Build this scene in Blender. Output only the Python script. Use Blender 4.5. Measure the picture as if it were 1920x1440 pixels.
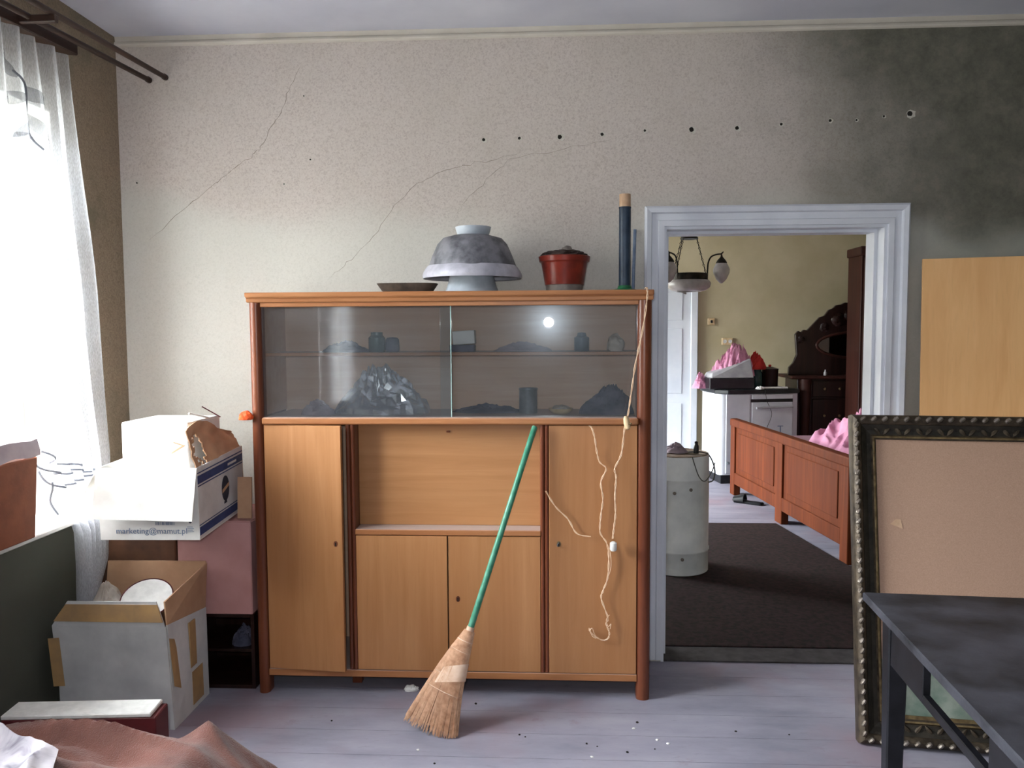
import bpy, bmesh, math, random
from mathutils import Vector, Matrix, noise
random.seed(7)
PI = math.pi
scene = bpy.context.scene
for o in list(bpy.data.objects):
    bpy.data.objects.remove(o)
COL = scene.collection

# ------------------------------------------------------------------ camera, sky, exposure
FPX = 1480.0
cam_d = bpy.data.cameras.new('camera')
cam = bpy.data.objects.new('camera', cam_d)
COL.objects.link(cam)
cam_d.sensor_fit = 'HORIZONTAL'
cam_d.sensor_width = 36.0
cam_d.lens = FPX / 1920.0 * 36.0
cam_d.clip_start = 0.02
_p, _y, _r = math.radians(3.9), math.radians(3.0), math.radians(0.3)
_F = Vector((-math.sin(_y) * math.cos(_p), math.cos(_y) * math.cos(_p), -math.sin(_p)))
_R = Vector((math.cos(_y), math.sin(_y), 0))
_U = _R.cross(_F)
_R2 = _R * math.cos(_r) - _U * math.sin(_r)
_U2 = _U * math.cos(_r) + _R * math.sin(_r)
m = Matrix((_R2, _U2, -_F)).transposed().to_4x4()
m.translation = Vector((0, 0, 1.45))
cam.matrix_world = m
scene.camera = cam

vs = scene.view_settings
vs.view_transform = 'Standard'
vs.look = 'None'
vs.gamma = 1.0
vs.use_curve_mapping = False
vs.exposure = 4.28

SKY = 3.6
world = bpy.data.worlds.new('overcast_sky')
scene.world = world
world.use_nodes = True
wn, wl = world.node_tree.nodes, world.node_tree.links
wn.clear()
wo = wn.new('ShaderNodeOutputWorld')
wb = wn.new('ShaderNodeBackground')
wt = wn.new('ShaderNodeTexCoord')
wx = wn.new('ShaderNodeSeparateXYZ')
wm = wn.new('ShaderNodeMapRange')
wm.inputs['From Min'].default_value = 0.02
wm.inputs['From Max'].default_value = 0.20     # roofs and trees across the street
wc = wn.new('ShaderNodeMix')
wc.data_type = 'RGBA'
wc.inputs[6].default_value = (0.30, 0.31, 0.28, 1)     # ground and houses outside
wc.inputs[7].default_value = (0.93, 0.97, 1.0, 1)      # overcast sky
wl.new(wt.outputs['Generated'], wx.inputs[0])
wl.new(wx.outputs['Z'], wm.inputs['Value'])
wl.new(wm.outputs[0], wc.inputs[0])
wl.new(wc.outputs[2], wb.inputs['Color'])
# overcast sky: three times brighter overhead than at the horizon
wz = wn.new('ShaderNodeMapRange')
wz.inputs['From Min'].default_value = 0.0
wz.inputs['From Max'].default_value = 1.0
wz.inputs['To Min'].default_value = SKY * 0.6
wz.inputs['To Max'].default_value = SKY * 1.8
wl.new(wx.outputs['Z'], wz.inputs['Value'])
wl.new(wz.outputs[0], wb.inputs['Strength'])
wl.new(wb.outputs[0], wo.inputs['Surface'])


def portal(name, x, y0, y1, z0, z1):
    d = bpy.data.lights.new(name, 'AREA')
    d.shape = 'RECTANGLE'
    d.size = z1 - z0
    d.size_y = y1 - y0
    d.cycles.is_portal = True
    o = bpy.data.objects.new(name, d)
    COL.objects.link(o)
    o.location = (x, (y0 + y1) / 2, (z0 + z1) / 2)
    o.rotation_euler = (0, -PI / 2, 0)       # shines towards +X, into the room
    return o


portal('window_portal', -2.19, 1.75, 2.93, 0.735, 2.28)
portal('window_portal.001', -2.19, -0.80, -0.15, 0.85, 2.20)
portal('window_portal.002', -2.19, 5.7, 8.0, 0.80, 2.35)

# the phone's own lamp, whose reflection shows in the cabinet glass
fl = bpy.data.lights.new('phone_flash', 'POINT')
fl.energy = 3.5
fl.color = (0.92, 0.97, 1.0)
fl.shadow_soft_size = 0.035
flo = bpy.data.objects.new('phone_flash', fl)
COL.objects.link(flo)
flo.location = (-0.035, 0.0, 1.51)

# ------------------------------------------------------------------ helpers
WM = {}


def tag(o, label=None, cat=None, group=None, kind=None):
    if label:
        o['label'] = label
    if cat:
        o['category'] = cat
    if group:
        o['group'] = group
    if kind:
        o['kind'] = kind
    return o


def thing(name, label, cat, loc=(0, 0, 0), rot=(0, 0, 0), group=None):
    o = bpy.data.objects.new(name, None)
    o.empty_display_size = 0.1
    COL.objects.link(o)
    o.location = loc
    o.rotation_euler = rot
    from mathutils import Euler
    WM[o.name] = Matrix.Translation(Vector(loc)) @ Euler(rot).to_matrix().to_4x4()
    return tag(o, label, cat, group)


class MB:
    def __init__(s):
        s.v, s.f = [], []

    def add(s, vs, fs):
        b = len(s.v)
        s.v += [Vector(v) for v in vs]
        s.f += [tuple(i + b for i in f) for f in fs]
        return s

    def box(s, x0, x1, y0, y1, z0, z1):
        return s.add([(x0, y0, z0), (x1, y0, z0), (x1, y1, z0), (x0, y1, z0), (x0, y0, z1), (x1, y0, z1), (x1, y1, z1), (x0, y1, z1)],
                     [(0, 3, 2, 1), (4, 5, 6, 7), (0, 1, 5, 4), (1, 2, 6, 5), (2, 3, 7, 6), (3, 0, 4, 7)])

    def hexa(s, p):
        return s.add(p, [(0, 3, 2, 1), (4, 5, 6, 7), (0, 1, 5, 4), (1, 2, 6, 5), (2, 3, 7, 6), (3, 0, 4, 7)])

    def lathe(s, prof, c=(0, 0, 0), seg=32, wob=None):
        vs, fs = [], []
        n = len(prof)
        for k in range(seg):
            a = 2 * PI * k / seg
            for i, (r, z) in enumerate(prof):
                rr = r * (1 + (wob(a, i) if wob else 0))
                vs.append((c[0] + rr * math.cos(a), c[1] + rr * math.sin(a), c[2] + z))
        for k in range(seg):
            k2 = (k + 1) % seg
            for i in range(n - 1):
                fs.append((k * n + i, k2 * n + i, k2 * n + i + 1, k * n + i + 1))
        b = len(vs)
        if prof[0][0] > 1e-6:
            vs.append((c[0], c[1], c[2] + prof[0][1]))
            for k in range(seg):
                fs.append((b, ((k + 1) % seg) * n, k * n))
            b += 1
        if prof[-1][0] > 1e-6:
            vs.append((c[0], c[1], c[2] + prof[-1][1]))
            for k in range(seg):
                fs.append((b, k * n + n - 1, ((k + 1) % seg) * n + n - 1))
        return s.add(vs, fs)

    def tube(s, pts, r, seg=8, flat=1.0):
        pts = [Vector(p) for p in pts]
        n = len(pts)
        rs = r if isinstance(r, (list, tuple)) else [r] * n
        vs, fs = [], []
        up = Vector((0.13, 0.31, 0.94)).normalized()
        prev = None
        for i, p in enumerate(pts):
            d = (pts[min(i + 1, n - 1)] - pts[max(i - 1, 0)])
            d = d.normalized() if d.length > 1e-9 else Vector((0, 0, 1))
            if prev is None:
                a = d.cross(up)
                if a.length < 0.05:
                    a = d.cross(Vector((1, 0, 0)))
            else:
                a = prev - d * prev.dot(d)
            a.normalize()
            prev = a
            b = d.cross(a)
            for k in range(seg):
                t = 2 * PI * k / seg
                vs.append(p + a * (rs[i] * math.cos(t)) + b * (rs[i] * flat * math.sin(t)))
        for i in range(n - 1):
            for k in range(seg):
                k2 = (k + 1) % seg
                fs.append((i * seg + k, i * seg + k2, (i + 1) * seg + k2, (i + 1) * seg + k))
        fs.append(tuple(reversed(range(seg))))
        fs.append(tuple((n - 1) * seg + k for k in range(seg)))
        return s.add(vs, fs)

    def prism(s, outline, axis, a0, a1):
        """outline of (u, v) pairs; axis 'y': (u,v)->(x,z); 'x': (y,z); 'z': (x,y)"""
        def mk(u, v, a):
            return {'y': (u, a, v), 'x': (a, u, v), 'z': (u, v, a)}[axis]
        n = len(outline)
        vs = [mk(u, v, a0) for u, v in outline] + [mk(u, v, a1) for u, v in outline]
        fs = [tuple(range(n)), tuple(reversed(range(n, 2 * n)))]
        for i in range(n):
            j = (i + 1) % n
            fs.append((i, i + n, j + n, j))
        return s.add(vs, fs)

    def grid(s, fn, nu, nv, skip=None, thick=None):
        vs = [fn(i / nu, j / nv) for j in range(nv + 1) for i in range(nu + 1)]
        fs = []
        for j in range(nv):
            for i in range(nu):
                if skip and skip((i + .5) / nu, (j + .5) / nv):
                    continue
                a = j * (nu + 1) + i
                fs.append((a, a + 1, a + nu + 2, a + nu + 1))
        return s.add(vs, fs)

    def xf(s, mat):
        s.v = [mat @ v for v in s.v]
        return s

    def build(s, name, mat, parent=None, local=False, smooth=False, bevel=0, bseg=1, solid=0, flip=False):
        me = bpy.data.meshes.new(name)
        bm = bmesh.new()
        inv = None
        if parent is not None and not local:
            inv = WM[parent.name].inverted()
        vv = [bm.verts.new(inv @ v if inv else v) for v in s.v]
        for f in s.f:
            try:
                bm.faces.new([vv[i] for i in f])
            except ValueError:
                pass
        bm.normal_update()
        if solid:
            geo = bmesh.ops.solidify(bm, geom=bm.faces[:], thickness=solid)
        bmesh.ops.recalc_face_normals(bm, faces=bm.faces[:])
        if bevel:
            es = [e for e in bm.edges if len(e.link_faces) == 2 and e.calc_face_angle(0) > 0.5]
            bmesh.ops.bevel(bm, geom=es, offset=bevel, segments=bseg, affect='EDGES', clamp_overlap=True, profile=0.5)
        for f in bm.faces:
            f.smooth = smooth
        if smooth:
            for e in bm.edges:
                e.smooth = not (len(e.link_faces) == 2 and e.calc_face_angle(0) > 0.75)
        bm.to_mesh(me)
        bm.free()
        me.materials.append(mat)
        o = bpy.data.objects.new(name, me)
        COL.objects.link(o)
        if parent is not None:
            o.parent = parent
            WM[o.name] = WM[parent.name].copy()
        else:
            WM[o.name] = Matrix.Identity(4)
        return o


def solo(mb, name, mat, label, cat, base, **kw):
    """one-mesh thing: origin moved to its base point"""
    o = mb.build(name, mat, **kw)
    o.data.transform(Matrix.Translation(-Vector(base)))
    o.location = base
    WM[o.name] = Matrix.Translation(Vector(base))
    return tag(o, label, cat)


def struct(mb, name, mat, **kw):
    o = mb.build(name, mat, **kw)
    o['kind'] = 'structure'
    return o


def crumple(c, size, seed, amp=0.28, freq=2.2, sub=4, floor=True, ridged=True):
    bm = bmesh.new()
    bmesh.ops.create_icosphere(bm, subdivisions=sub, radius=1.0)
    vs, off = [], Vector((seed * 3.7, seed * 1.3, seed * 9.1))
    for v in bm.verts:
        p = v.co.copy()
        n = 0
        f, a = freq, amp
        for k in range(3):
            q = noise.noise(p * f + off)
            n += a * ((1 - abs(q) * 2.2) if ridged else q)
            f *= 2.1
            a *= 0.5
        r = 0.8 + n
        p = p * r
        z = p.z
        if floor:
            z = max(z, -0.35)
            z = (z + 0.35) / 1.35
        vs.append((c[0] + p.x * size[0], c[1] + p.y * size[1], c[2] + z * size[2]))
    fs = [tuple(v.index for v in f.verts) for f in bm.faces]
    bm.free()
    return MB().add(vs, fs)


def heap(c, size, seed, n=40, fold=0.6, fq=3.6, ang=0.6, peak=(0.0, 0.0), closed=True):
    """a heap of cloth: domed blob whose surface runs in long folds; flat underneath"""
    vs, fs = [], []
    rings = max(8, n // 2)
    ca, sa = math.cos(ang), math.sin(ang)
    off = Vector((seed * 2.3, seed * 5.1, seed))
    for j in range(rings + 1):
        r = j / rings
        for k in range(n):
            a = 2 * PI * k / n
            edge = 1 + 0.22 * noise.noise(Vector((math.cos(a) * 1.4, math.sin(a) * 1.4, seed))) + 0.07 * noise.noise(Vector((math.cos(a) * 5, math.sin(a) * 5, seed + 9)))
            x, y = r * edge * math.cos(a), r * edge * math.sin(a)
            u, v = ca * x + sa * y, -sa * x + ca * y
            w = Vector((u * 0.8 * fq + 0.7 * noise.noise(Vector((x * 2, y * 2, seed))), v * 2.2 * fq, seed)) + off
            f1 = 1 - abs(noise.noise(w)) * 2.0
            f2 = 1 - abs(noise.noise(w * 2.1 + Vector((3, 7, 1)))) * 2.0
            d = math.hypot(x - peak[0], y - peak[1])
            dome = max(0.0, 1 - min(1, r) ** 2.2) ** 0.6 * (1 - 0.45 * min(1, d))
            z = dome * (0.62 + 0.35 * noise.noise(Vector((x * 1.7, y * 1.7, seed * 3))) + fold * (0.6 * f1 + 0.3 * f2))
            push = 0.10 * noise.noise(w * 1.3) * (1 - r * 0.3)
            vs.append((c[0] + (x + push) * size[0], c[1] + (y + push * 0.6) * size[1], c[2] + max(0.0, z) * size[2]))
    for j in range(rings):
        for k in range(n):
            k2 = (k + 1) % n
            fs.append((j * n + k, j * n + k2, (j + 1) * n + k2, (j + 1) * n + k))
    fs.append(tuple(reversed([rings * n + k for k in range(n)])))
    return MB().add(vs, fs)


# ------------------------------------------------------------------ materials
def lin(c):
    c = c / 255.0
    return c / 12.92 if c <= 0.04045 else ((c + 0.055) / 1.055) ** 2.4


def rgb(r, g, b):
    return (lin(r), lin(g), lin(b), 1)


class NT:
    def __init__(s, name):
        s.m = bpy.data.materials.new(name)
        s.m.use_nodes = True
        s.n, s.l = s.m.node_tree.nodes, s.m.node_tree.links
        s.b = s.n['Principled BSDF']
        s.out = s.n['Material Output']

    def pos(s, scale=(1, 1, 1)):
        g = s.n.new('ShaderNodeNewGeometry')
        mp = s.n.new('ShaderNodeMapping')
        mp.inputs['Scale'].default_value = scale
        s.l.new(g.outputs['Position'], mp.inputs['Vector'])
        return mp.outputs[0]

    def noise(s, scale, vec=None, detail=4, rough=0.55, dist=0.0):
        t = s.n.new('ShaderNodeTexNoise')
        t.inputs['Scale'].default_value = scale
        t.inputs['Detail'].default_value = detail
        t.inputs['Roughness'].default_value = rough
        t.inputs['Distortion'].default_value = dist
        s.l.new(vec if vec else s.pos(), t.inputs['Vector'])
        return t.outputs[0]

    def ramp(s, fac, stops):
        r = s.n.new('ShaderNodeValToRGB')
        e = r.color_ramp.elements
        while len(e) < len(stops):
            e.new(0.5)
        for i, (p, c) in enumerate(stops):
            e[i].position = p
            e[i].color = c if len(c) == 4 else (*c, 1)
        s.l.new(fac, r.inputs[0])
        return r.outputs[0]

    def mix(s, fac, a, b, mode='MIX'):
        mx = s.n.new('ShaderNodeMix')
        mx.data_type = 'RGBA'
        mx.blend_type = mode
        for sock, val in ((mx.inputs[0], fac), (mx.inputs[6], a), (mx.inputs[7], b)):
            if isinstance(val, (int, float)):
                sock.default_value = val
            elif isinstance(val, tuple):
                sock.default_value = val
            else:
                s.l.new(val, sock)
        return mx.outputs[2]

    def math(s, op, a, b=None):
        q = s.n.new('ShaderNodeMath')
        q.operation = op
        for i, val in enumerate((a, b)):
            if val is None:
                continue
            if isinstance(val, (int, float)):
                q.inputs[i].default_value = val
            else:
                s.l.new(val, q.inputs[i])
        return q.outputs[0]

    def mr(s, v, a, b, c=0.0, d=1.0):
        q = s.n.new('ShaderNodeMapRange')
        q.interpolation_type = 'SMOOTHSTEP'
        q.inputs[1].default_value, q.inputs[2].default_value = a, b
        q.inputs[3].default_value, q.inputs[4].default_value = c, d
        s.l.new(v, q.inputs[0])
        return q.outputs[0]

    def bump(s, h, strength=0.2, dist=0.01):
        bp = s.n.new('ShaderNodeBump')
        bp.inputs['Strength'].default_value = strength
        bp.inputs['Distance'].default_value = dist
        s.l.new(h, bp.inputs['Height'])
        s.l.new(bp.outputs[0], s.b.inputs['Normal'])

    def base(s, c):
        if isinstance(c, tuple):
            s.b.inputs['Base Color'].default_value = c
        else:
            s.l.new(c, s.b.inputs['Base Color'])

    def rough(s, r):
        if isinstance(r, (int, float)):
            s.b.inputs['Roughness'].default_value = r
        else:
            s.l.new(r, s.b.inputs['Roughness'])

    def set(s, **k):
        for n, v in k.items():
            s.b.inputs[n.replace('_', ' ')].default_value = v


def mottled(name, c1, c2, scale=8, rough=0.7, bump=0.0, bscale=40, metallic=0.0, lo=0.35, hi=0.65, spec=0.4, detail=5):
    t = NT(name)
    n = t.noise(scale, detail=detail)
    t.base(t.ramp(n, [(lo, c1), (hi, c2)]))
    t.rough(rough)
    t.set(Metallic=metallic)
    t.b.inputs['Specular IOR Level'].default_value = spec
    if bump:
        t.bump(t.noise(bscale), bump, 0.004)
    return t.m


def wood(name, c1, c2, c3, axis='z', rough=0.42, gscale=1.0, spec=0.4, dusty=None):
    t = NT(name)
    sc = {'z': (26, 26, 1.5), 'x': (1.5, 26, 26), 'y': (26, 1.5, 26)}[axis]
    v = t.pos(tuple(a * gscale for a in sc))
    n1 = t.noise(1.0, v, detail=6, rough=0.6, dist=0.6)
    n2 = t.noise(0.23, v, detail=3)
    fine = t.noise(6.0, v, detail=3)
    col = t.ramp(n1, [(0.3, c1), (0.52, c2), (0.72, c3)])
    col = t.mix(t.mr(n2, 0.35, 0.7, 0.0, 0.55), col, c1)
    col = t.mix(t.mr(fine, 0.55, 0.75, 0, 0.12), col, tuple(x * 0.6 for x in c1[:3]) + (1,))
    if dusty:
        g = t.n.new('ShaderNodeNewGeometry')
        sp = t.n.new('ShaderNodeSeparateXYZ')
        t.l.new(g.outputs['Normal'], sp.inputs[0])
        col = t.mix(t.mr(sp.outputs['Z'], 0.6, 0.95, 0, 0.8), col, dusty)
    t.base(col)
    t.rough(rough)
    t.b.inputs['Specular IOR Level'].default_value = spec
    t.bump(n1, 0.06, 0.002)
    return t.m


# walls
t = NT('wall_plaster')
vein = t.noise(120, detail=3, rough=0.6, dist=0.8)
blot = t.noise(2.2, detail=5)
big = t.noise(0.9, detail=3)
g = t.n.new('ShaderNodeNewGeometry')
sp = t.n.new('ShaderNodeSeparateXYZ')
t.l.new(g.outputs['Position'], sp.inputs[0])
col = t.ramp(vein, [(0.34, rgb(182, 170, 162)), (0.50, rgb(200, 189, 181)), (0.68, rgb(206, 196, 188))])
col = t.mix(t.mr(blot, 0.42, 0.7, 0, 0.35), col, rgb(186, 177, 164))
# mouldy plaster at the right end, spread and darkened to paint light falloff; irregular edge
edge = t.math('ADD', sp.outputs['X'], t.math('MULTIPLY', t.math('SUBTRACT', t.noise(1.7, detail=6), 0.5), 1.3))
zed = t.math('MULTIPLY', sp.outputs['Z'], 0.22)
mould_falloff = t.mr(t.math('ADD', edge, zed), 1.05, 2.15, 0, 0.9)
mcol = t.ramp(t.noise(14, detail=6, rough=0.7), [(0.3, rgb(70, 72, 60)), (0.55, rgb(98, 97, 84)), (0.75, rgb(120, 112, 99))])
col = t.mix(mould_falloff, col, mcol)
# greenish band of old distemper low on the wall
gr = t.mr(t.math('ADD', sp.outputs['Z'], t.math('MULTIPLY', t.math('SUBTRACT', big, 0.5), 0.9)), 1.85, 2.05, 0.55, 0.0)
col = t.mix(gr, col, rgb(199, 199, 189))
t.base(col)
t.rough(0.85)
t.b.inputs['Specular IOR Level'].default_value = 0.2
t.bump(vein, 0.10, 0.003)
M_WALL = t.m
t = NT('side_wall_plaster')
vein = t.noise(90, detail=3, rough=0.6, dist=1.4)
col = t.ramp(vein, [(0.36, rgb(128, 112, 92)), (0.6, rgb(152, 134, 112))])
col = t.mix(t.mr(t.noise(3, detail=6), 0.5, 0.72, 0, 0.6), col, rgb(104, 98, 78))
g = t.n.new('ShaderNodeNewGeometry')
sp = t.n.new('ShaderNodeSeparateXYZ')
t.l.new(g.outputs['Position'], sp.inputs[0])
col = t.mix(t.mr(sp.outputs['Z'], 0.715, 0.72, 1.0, 0.0), col, rgb(74, 74, 64))     # darker green-grey below sill height
t.base(col)
t.rough(0.85)
t.bump(vein, 0.10, 0.003)
M_WALLS = t.m
M_WALLD = mottled('bounce_cut_green_plaster', rgb(84, 86, 70), rgb(112, 108, 92), 3, 0.85, 0.1, 60)  # unseen rear and right walls, coloured dark to cut bounced light
M_WALLY = mottled('yellow_distemper', rgb(190, 178, 144), rgb(203, 191, 159), 3, 0.85, 0.1, 60)
M_CEIL = mottled('ceiling_paint', rgb(194, 194, 206), rgb(209, 209, 218), 2.0, 0.85, 0.05, 30)
M_TRIMW = mottled('cornice_plaster', rgb(196, 188, 176), rgb(208, 200, 188), 6, 0.8)
M_DARKHOLE = mottled('hole_dark', rgb(16, 13, 11), rgb(34, 29, 24), 30, 0.9)
M_CHIP = mottled('chipped_plaster', rgb(208, 204, 194), rgb(190, 184, 170), 60, 0.9)
M_CRACK = mottled('crack_line', rgb(120, 108, 94), rgb(150, 138, 124), 25, 0.9)

# floor
t = NT('floor_paint')
sv = t.pos((0.9, 2.6, 1))
n1 = t.noise(2.1, sv, detail=7, rough=0.62)
n2 = t.noise(26, t.pos((0.5, 1.6, 1)), detail=5, rough=0.7)
n3 = t.noise(1.3, detail=4)
col = t.ramp(n1, [(0.32, rgb(120, 119, 133)), (0.5, rgb(139, 136, 150)), (0.68, rgb(152, 149, 161))])
col = t.mix(t.mr(n3, 0.5, 0.68, 0, 0.75), col, rgb(142, 119, 129))
col = t.mix(t.mr(n2, 0.56, 0.74, 0, 0.35), col, rgb(106, 101, 109))
col = t.mix(t.mr(t.noise(5.5, detail=6, rough=0.7), 0.6, 0.72, 0, 0.35), col, rgb(118, 86, 94))
t.base(col)
t.rough(0.62)
t.bump(n2, 0.15, 0.003)
M_FLOOR = t.m
M_GAP = mottled('floor_joint_dirt', rgb(52, 48, 48), rgb(70, 66, 66), 20, 0.9)
M_CARPET = mottled('dark_carpet', rgb(58, 44, 44), rgb(40, 36, 35), 40, 0.95, 0.5, 300, spec=0.1)

# woods
M_VEN = wood('cabinet_veneer', rgb(164, 111, 69), rgb(173, 121, 78), rgb(180, 129, 86), 'z', 0.38)
M_VENX = wood('cabinet_veneer_cross', rgb(164, 113, 71), rgb(174, 123, 80), rgb(180, 130, 87), 'x', 0.38)
M_POST = wood('cabinet_post', rgb(92, 46, 28), rgb(112, 60, 38), rgb(130, 74, 48), 'z', 0.3)
M_RAIL = wood('cabinet_rail', rgb(150, 94, 56), rgb(168, 112, 70), rgb(180, 124, 82), 'x', 0.4, dusty=rgb(176, 164, 160))
M_INNER = wood('cabinet_inside', rgb(206, 168, 142), rgb(216, 180, 154), rgb(224, 190, 166), 'x', 0.6)
M_PLY = wood('plywood_board', rgb(222, 168, 110), rgb(232, 182, 124), rgb(238, 190, 134), 'z', 0.55, 0.8)
M_BED = wood('bed_wood', rgb(82, 36, 15), rgb(100, 47, 21), rgb(114, 56, 28), 'z', 0.6, spec=0.15)
M_DARKW = wood('dark_carved_wood', rgb(26, 14, 12), rgb(40, 22, 18), rgb(58, 32, 26), 'z', 0.32)
M_WARD = wood('wardrobe_wood', rgb(44, 20, 15), rgb(58, 28, 21), rgb(70, 36, 27), 'z', 0.5, spec=0.25)
M_ROD = wood('rod_wood', rgb(38, 24, 18), rgb(56, 36, 26), rgb(70, 46, 34), 'y', 0.5)
M_TABLE = mottled('black_table', rgb(24, 26, 32), rgb(70, 71, 80), 7, 0.5, 0.2, 60, lo=0.36, hi=0.68, spec=0.5, detail=9)
M_TABLEL = mottled('black_table_leg', rgb(14, 14, 18), rgb(26, 26, 32), 20, 0.45)
M_HARD = mottled('hardboard', rgb(172, 138, 116), rgb(184, 150, 128), 260, 0.7, 0.1, 300)
M_FRAME = mottled('frame_bronze', rgb(52, 44, 36), rgb(92, 80, 66), 30, 0.42, 0.3, 120, metallic=0.45)
M_BEAD = mottled('frame_bead', rgb(104, 92, 80), rgb(160, 150, 140), 40, 0.3, 0.2, 120, metallic=0.75)
M_FRAMED = mottled('frame_hollow', rgb(30, 27, 22), rgb(52, 46, 38), 25, 0.5, 0.3, 90)
M_GILT = mottled('gilt_slip', rgb(140, 120, 84), rgb(96, 78, 54), 40, 0.4, metallic=0.4)
M_PICT = mottled('green_canvas', rgb(96, 116, 104), rgb(142, 150, 138), 14, 0.7)

# painted / misc
M_CASE = mottled('door_casing_paint', rgb(222, 224, 232), rgb(208, 211, 220), 5, 0.45, 0.05, 40)
M_WDOOR = mottled('white_door_paint', rgb(214, 220, 228), rgb(226, 230, 236), 4, 0.45)
M_WFRAME = mottled('window_paint', rgb(224, 224, 222), rgb(204, 202, 198), 6, 0.5)
M_SILL = mottled('sill_paint', rgb(214, 212, 208), rgb(196, 192, 186), 6, 0.5)
M_ENAMEL = mottled('white_enamel', rgb(214, 216, 222), rgb(198, 200, 208), 4, 0.25)
M_BLACKM = mottled('black_enamel', rgb(14, 15, 18), rgb(30, 31, 34), 12, 0.35)
M_IRON = mottled('wrought_iron', rgb(22, 18, 15), rgb(46, 38, 30), 30, 0.5, metallic=0.6)
M_CARDW = mottled('white_cardboard', rgb(226, 224, 220), rgb(206, 202, 196), 7, 0.7)
M_CARDG = mottled('dirty_white_cardboard', rgb(212, 210, 208), rgb(188, 187, 187), 7, 0.75, 0.1, 50)
M_KRAFT = mottled('kraft_cardboard', rgb(190, 150, 118), rgb(172, 132, 102), 9, 0.8, 0.1, 80)
M_KRAFTD = mottled('dark_brown_carton', rgb(104, 68, 48), rgb(76, 50, 36), 10, 0.8)
M_PINKBOX = mottled('dusty_pink_carton', rgb(200, 150, 146), rgb(184, 134, 130), 6, 0.8)
M_TAPE = mottled('old_tape', rgb(188, 150, 102), rgb(166, 134, 98), 14, 0.45)
M_BLUE = mottled('blue_print', rgb(40, 58, 104), rgb(52, 72, 120), 20, 0.5)
M_INK = mottled('dark_ink', rgb(34, 38, 54), rgb(52, 56, 70), 30, 0.6)
M_GREYINK = mottled('grey_ink', rgb(96, 112, 138), rgb(120, 134, 156), 30, 0.6)
M_BOXRED = mottled('dark_red_card', rgb(96, 32, 36), rgb(76, 26, 30), 8, 0.55)
M_ORANGE = mottled('orange_cloth', rgb(222, 84, 24), rgb(196, 66, 18), 30, 0.7)
M_GREENH = mottled('green_handle_paint', rgb(44, 120, 92), rgb(78, 142, 118), 30, 0.4)
M_STRAW = mottled('broom_straw', rgb(224, 186, 154), rgb(188, 144, 114), 60, 0.75, lo=0.3, hi=0.7)
M_STRAWD = mottled('broom_straw_core', rgb(150, 108, 82), rgb(116, 80, 58), 60, 0.8)
M_STRAWL = mottled('broom_binding', rgb(216, 188, 166), rgb(198, 162, 136), 30, 0.75)
M_CORD = mottled('cord_plastic', rgb(236, 204, 172), rgb(218, 180, 146), 50, 0.45)
M_CORDG = mottled('grey_cable', rgb(92, 92, 92), rgb(70, 70, 70), 50, 0.5)
M_CREAM = mottled('cream_bakelite', rgb(222, 196, 156), rgb(200, 170, 126), 30, 0.35)
M_PLUG = mottled('white_plastic', rgb(232, 230, 226), rgb(214, 212, 208), 30, 0.4)
M_BASIN = mottled('grey_basin', rgb(128, 127, 133), rgb(80, 80, 86), 16, 0.5, 0.1, 40, lo=0.4, hi=0.62)
M_BASINL = mottled('pale_enamel', rgb(196, 202, 210), rgb(168, 176, 186), 12, 0.3)
M_RIM = mottled('basin_rim', rgb(188, 186, 196), rgb(160, 158, 168), 20, 0.4)
M_POTR = mottled('red_brown_glaze', rgb(132, 44, 30), rgb(96, 34, 26), 14, 0.3)
M_POTG = mottled('pot_unglazed_foot', rgb(128, 118, 112), rgb(104, 96, 92), 30, 0.7)
M_POTL = mottled('pot_dark_lid', rgb(66, 48, 42), rgb(48, 38, 36), 30, 0.7)
M_TUBE = mottled('dark_blue_paper', rgb(34, 48, 66), rgb(52, 66, 84), 24, 0.45)
M_TAN = mottled('tan_paper', rgb(206, 172, 142), rgb(190, 154, 124), 30, 0.7)
M_GREEN = mottled('green_plastic', rgb(44, 122, 76), rgb(32, 92, 58), 20, 0.3)
M_TRAY = mottled('brown_tray', rgb(92, 78, 66), rgb(58, 48, 42), 20, 0.5)
M_STEEL = mottled('tin', rgb(150, 156, 162), rgb(120, 126, 132), 20, 0.35, metallic=0.5)
M_GLASSY = mottled('dark_green_jar', rgb(40, 62, 62), rgb(52, 78, 78), 20, 0.25)
M_RAGD = mottled('dark_blue_rag', rgb(56, 58, 76), rgb(98, 94, 112), 14, 0.85)
M_RAGP = mottled('mauve_rag', rgb(132, 116, 128), rgb(158, 142, 150), 14, 0.85)
M_RAGW = mottled('white_rag', rgb(206, 196, 186), rgb(170, 156, 142), 14, 0.85)
M_PINK = mottled('pink_cloth', rgb(214, 152, 178), rgb(196, 130, 160), 9, 0.8)
M_RED = mottled('red_cloth', rgb(196, 52, 44), rgb(168, 38, 36), 12, 0.8)
M_DRUM = mottled('grey_white_drum_paint', rgb(226, 229, 232), rgb(206, 210, 214), 8, 0.5, 0.1, 30)
M_RUST = mottled('rusty_drum_top', rgb(150, 136, 122), rgb(108, 84, 66), 16, 0.8)
M_GREY = mottled('grey_plastic', rgb(170, 168, 170), rgb(150, 148, 152), 12, 0.5)
M_MATT = mottled('mattress_ticking', rgb(176, 140, 152), rgb(160, 124, 138), 8, 0.9)
M_BASEB = mottled('dark_baseboard', rgb(44, 30, 28), rgb(60, 44, 40), 12, 0.6)

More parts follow.
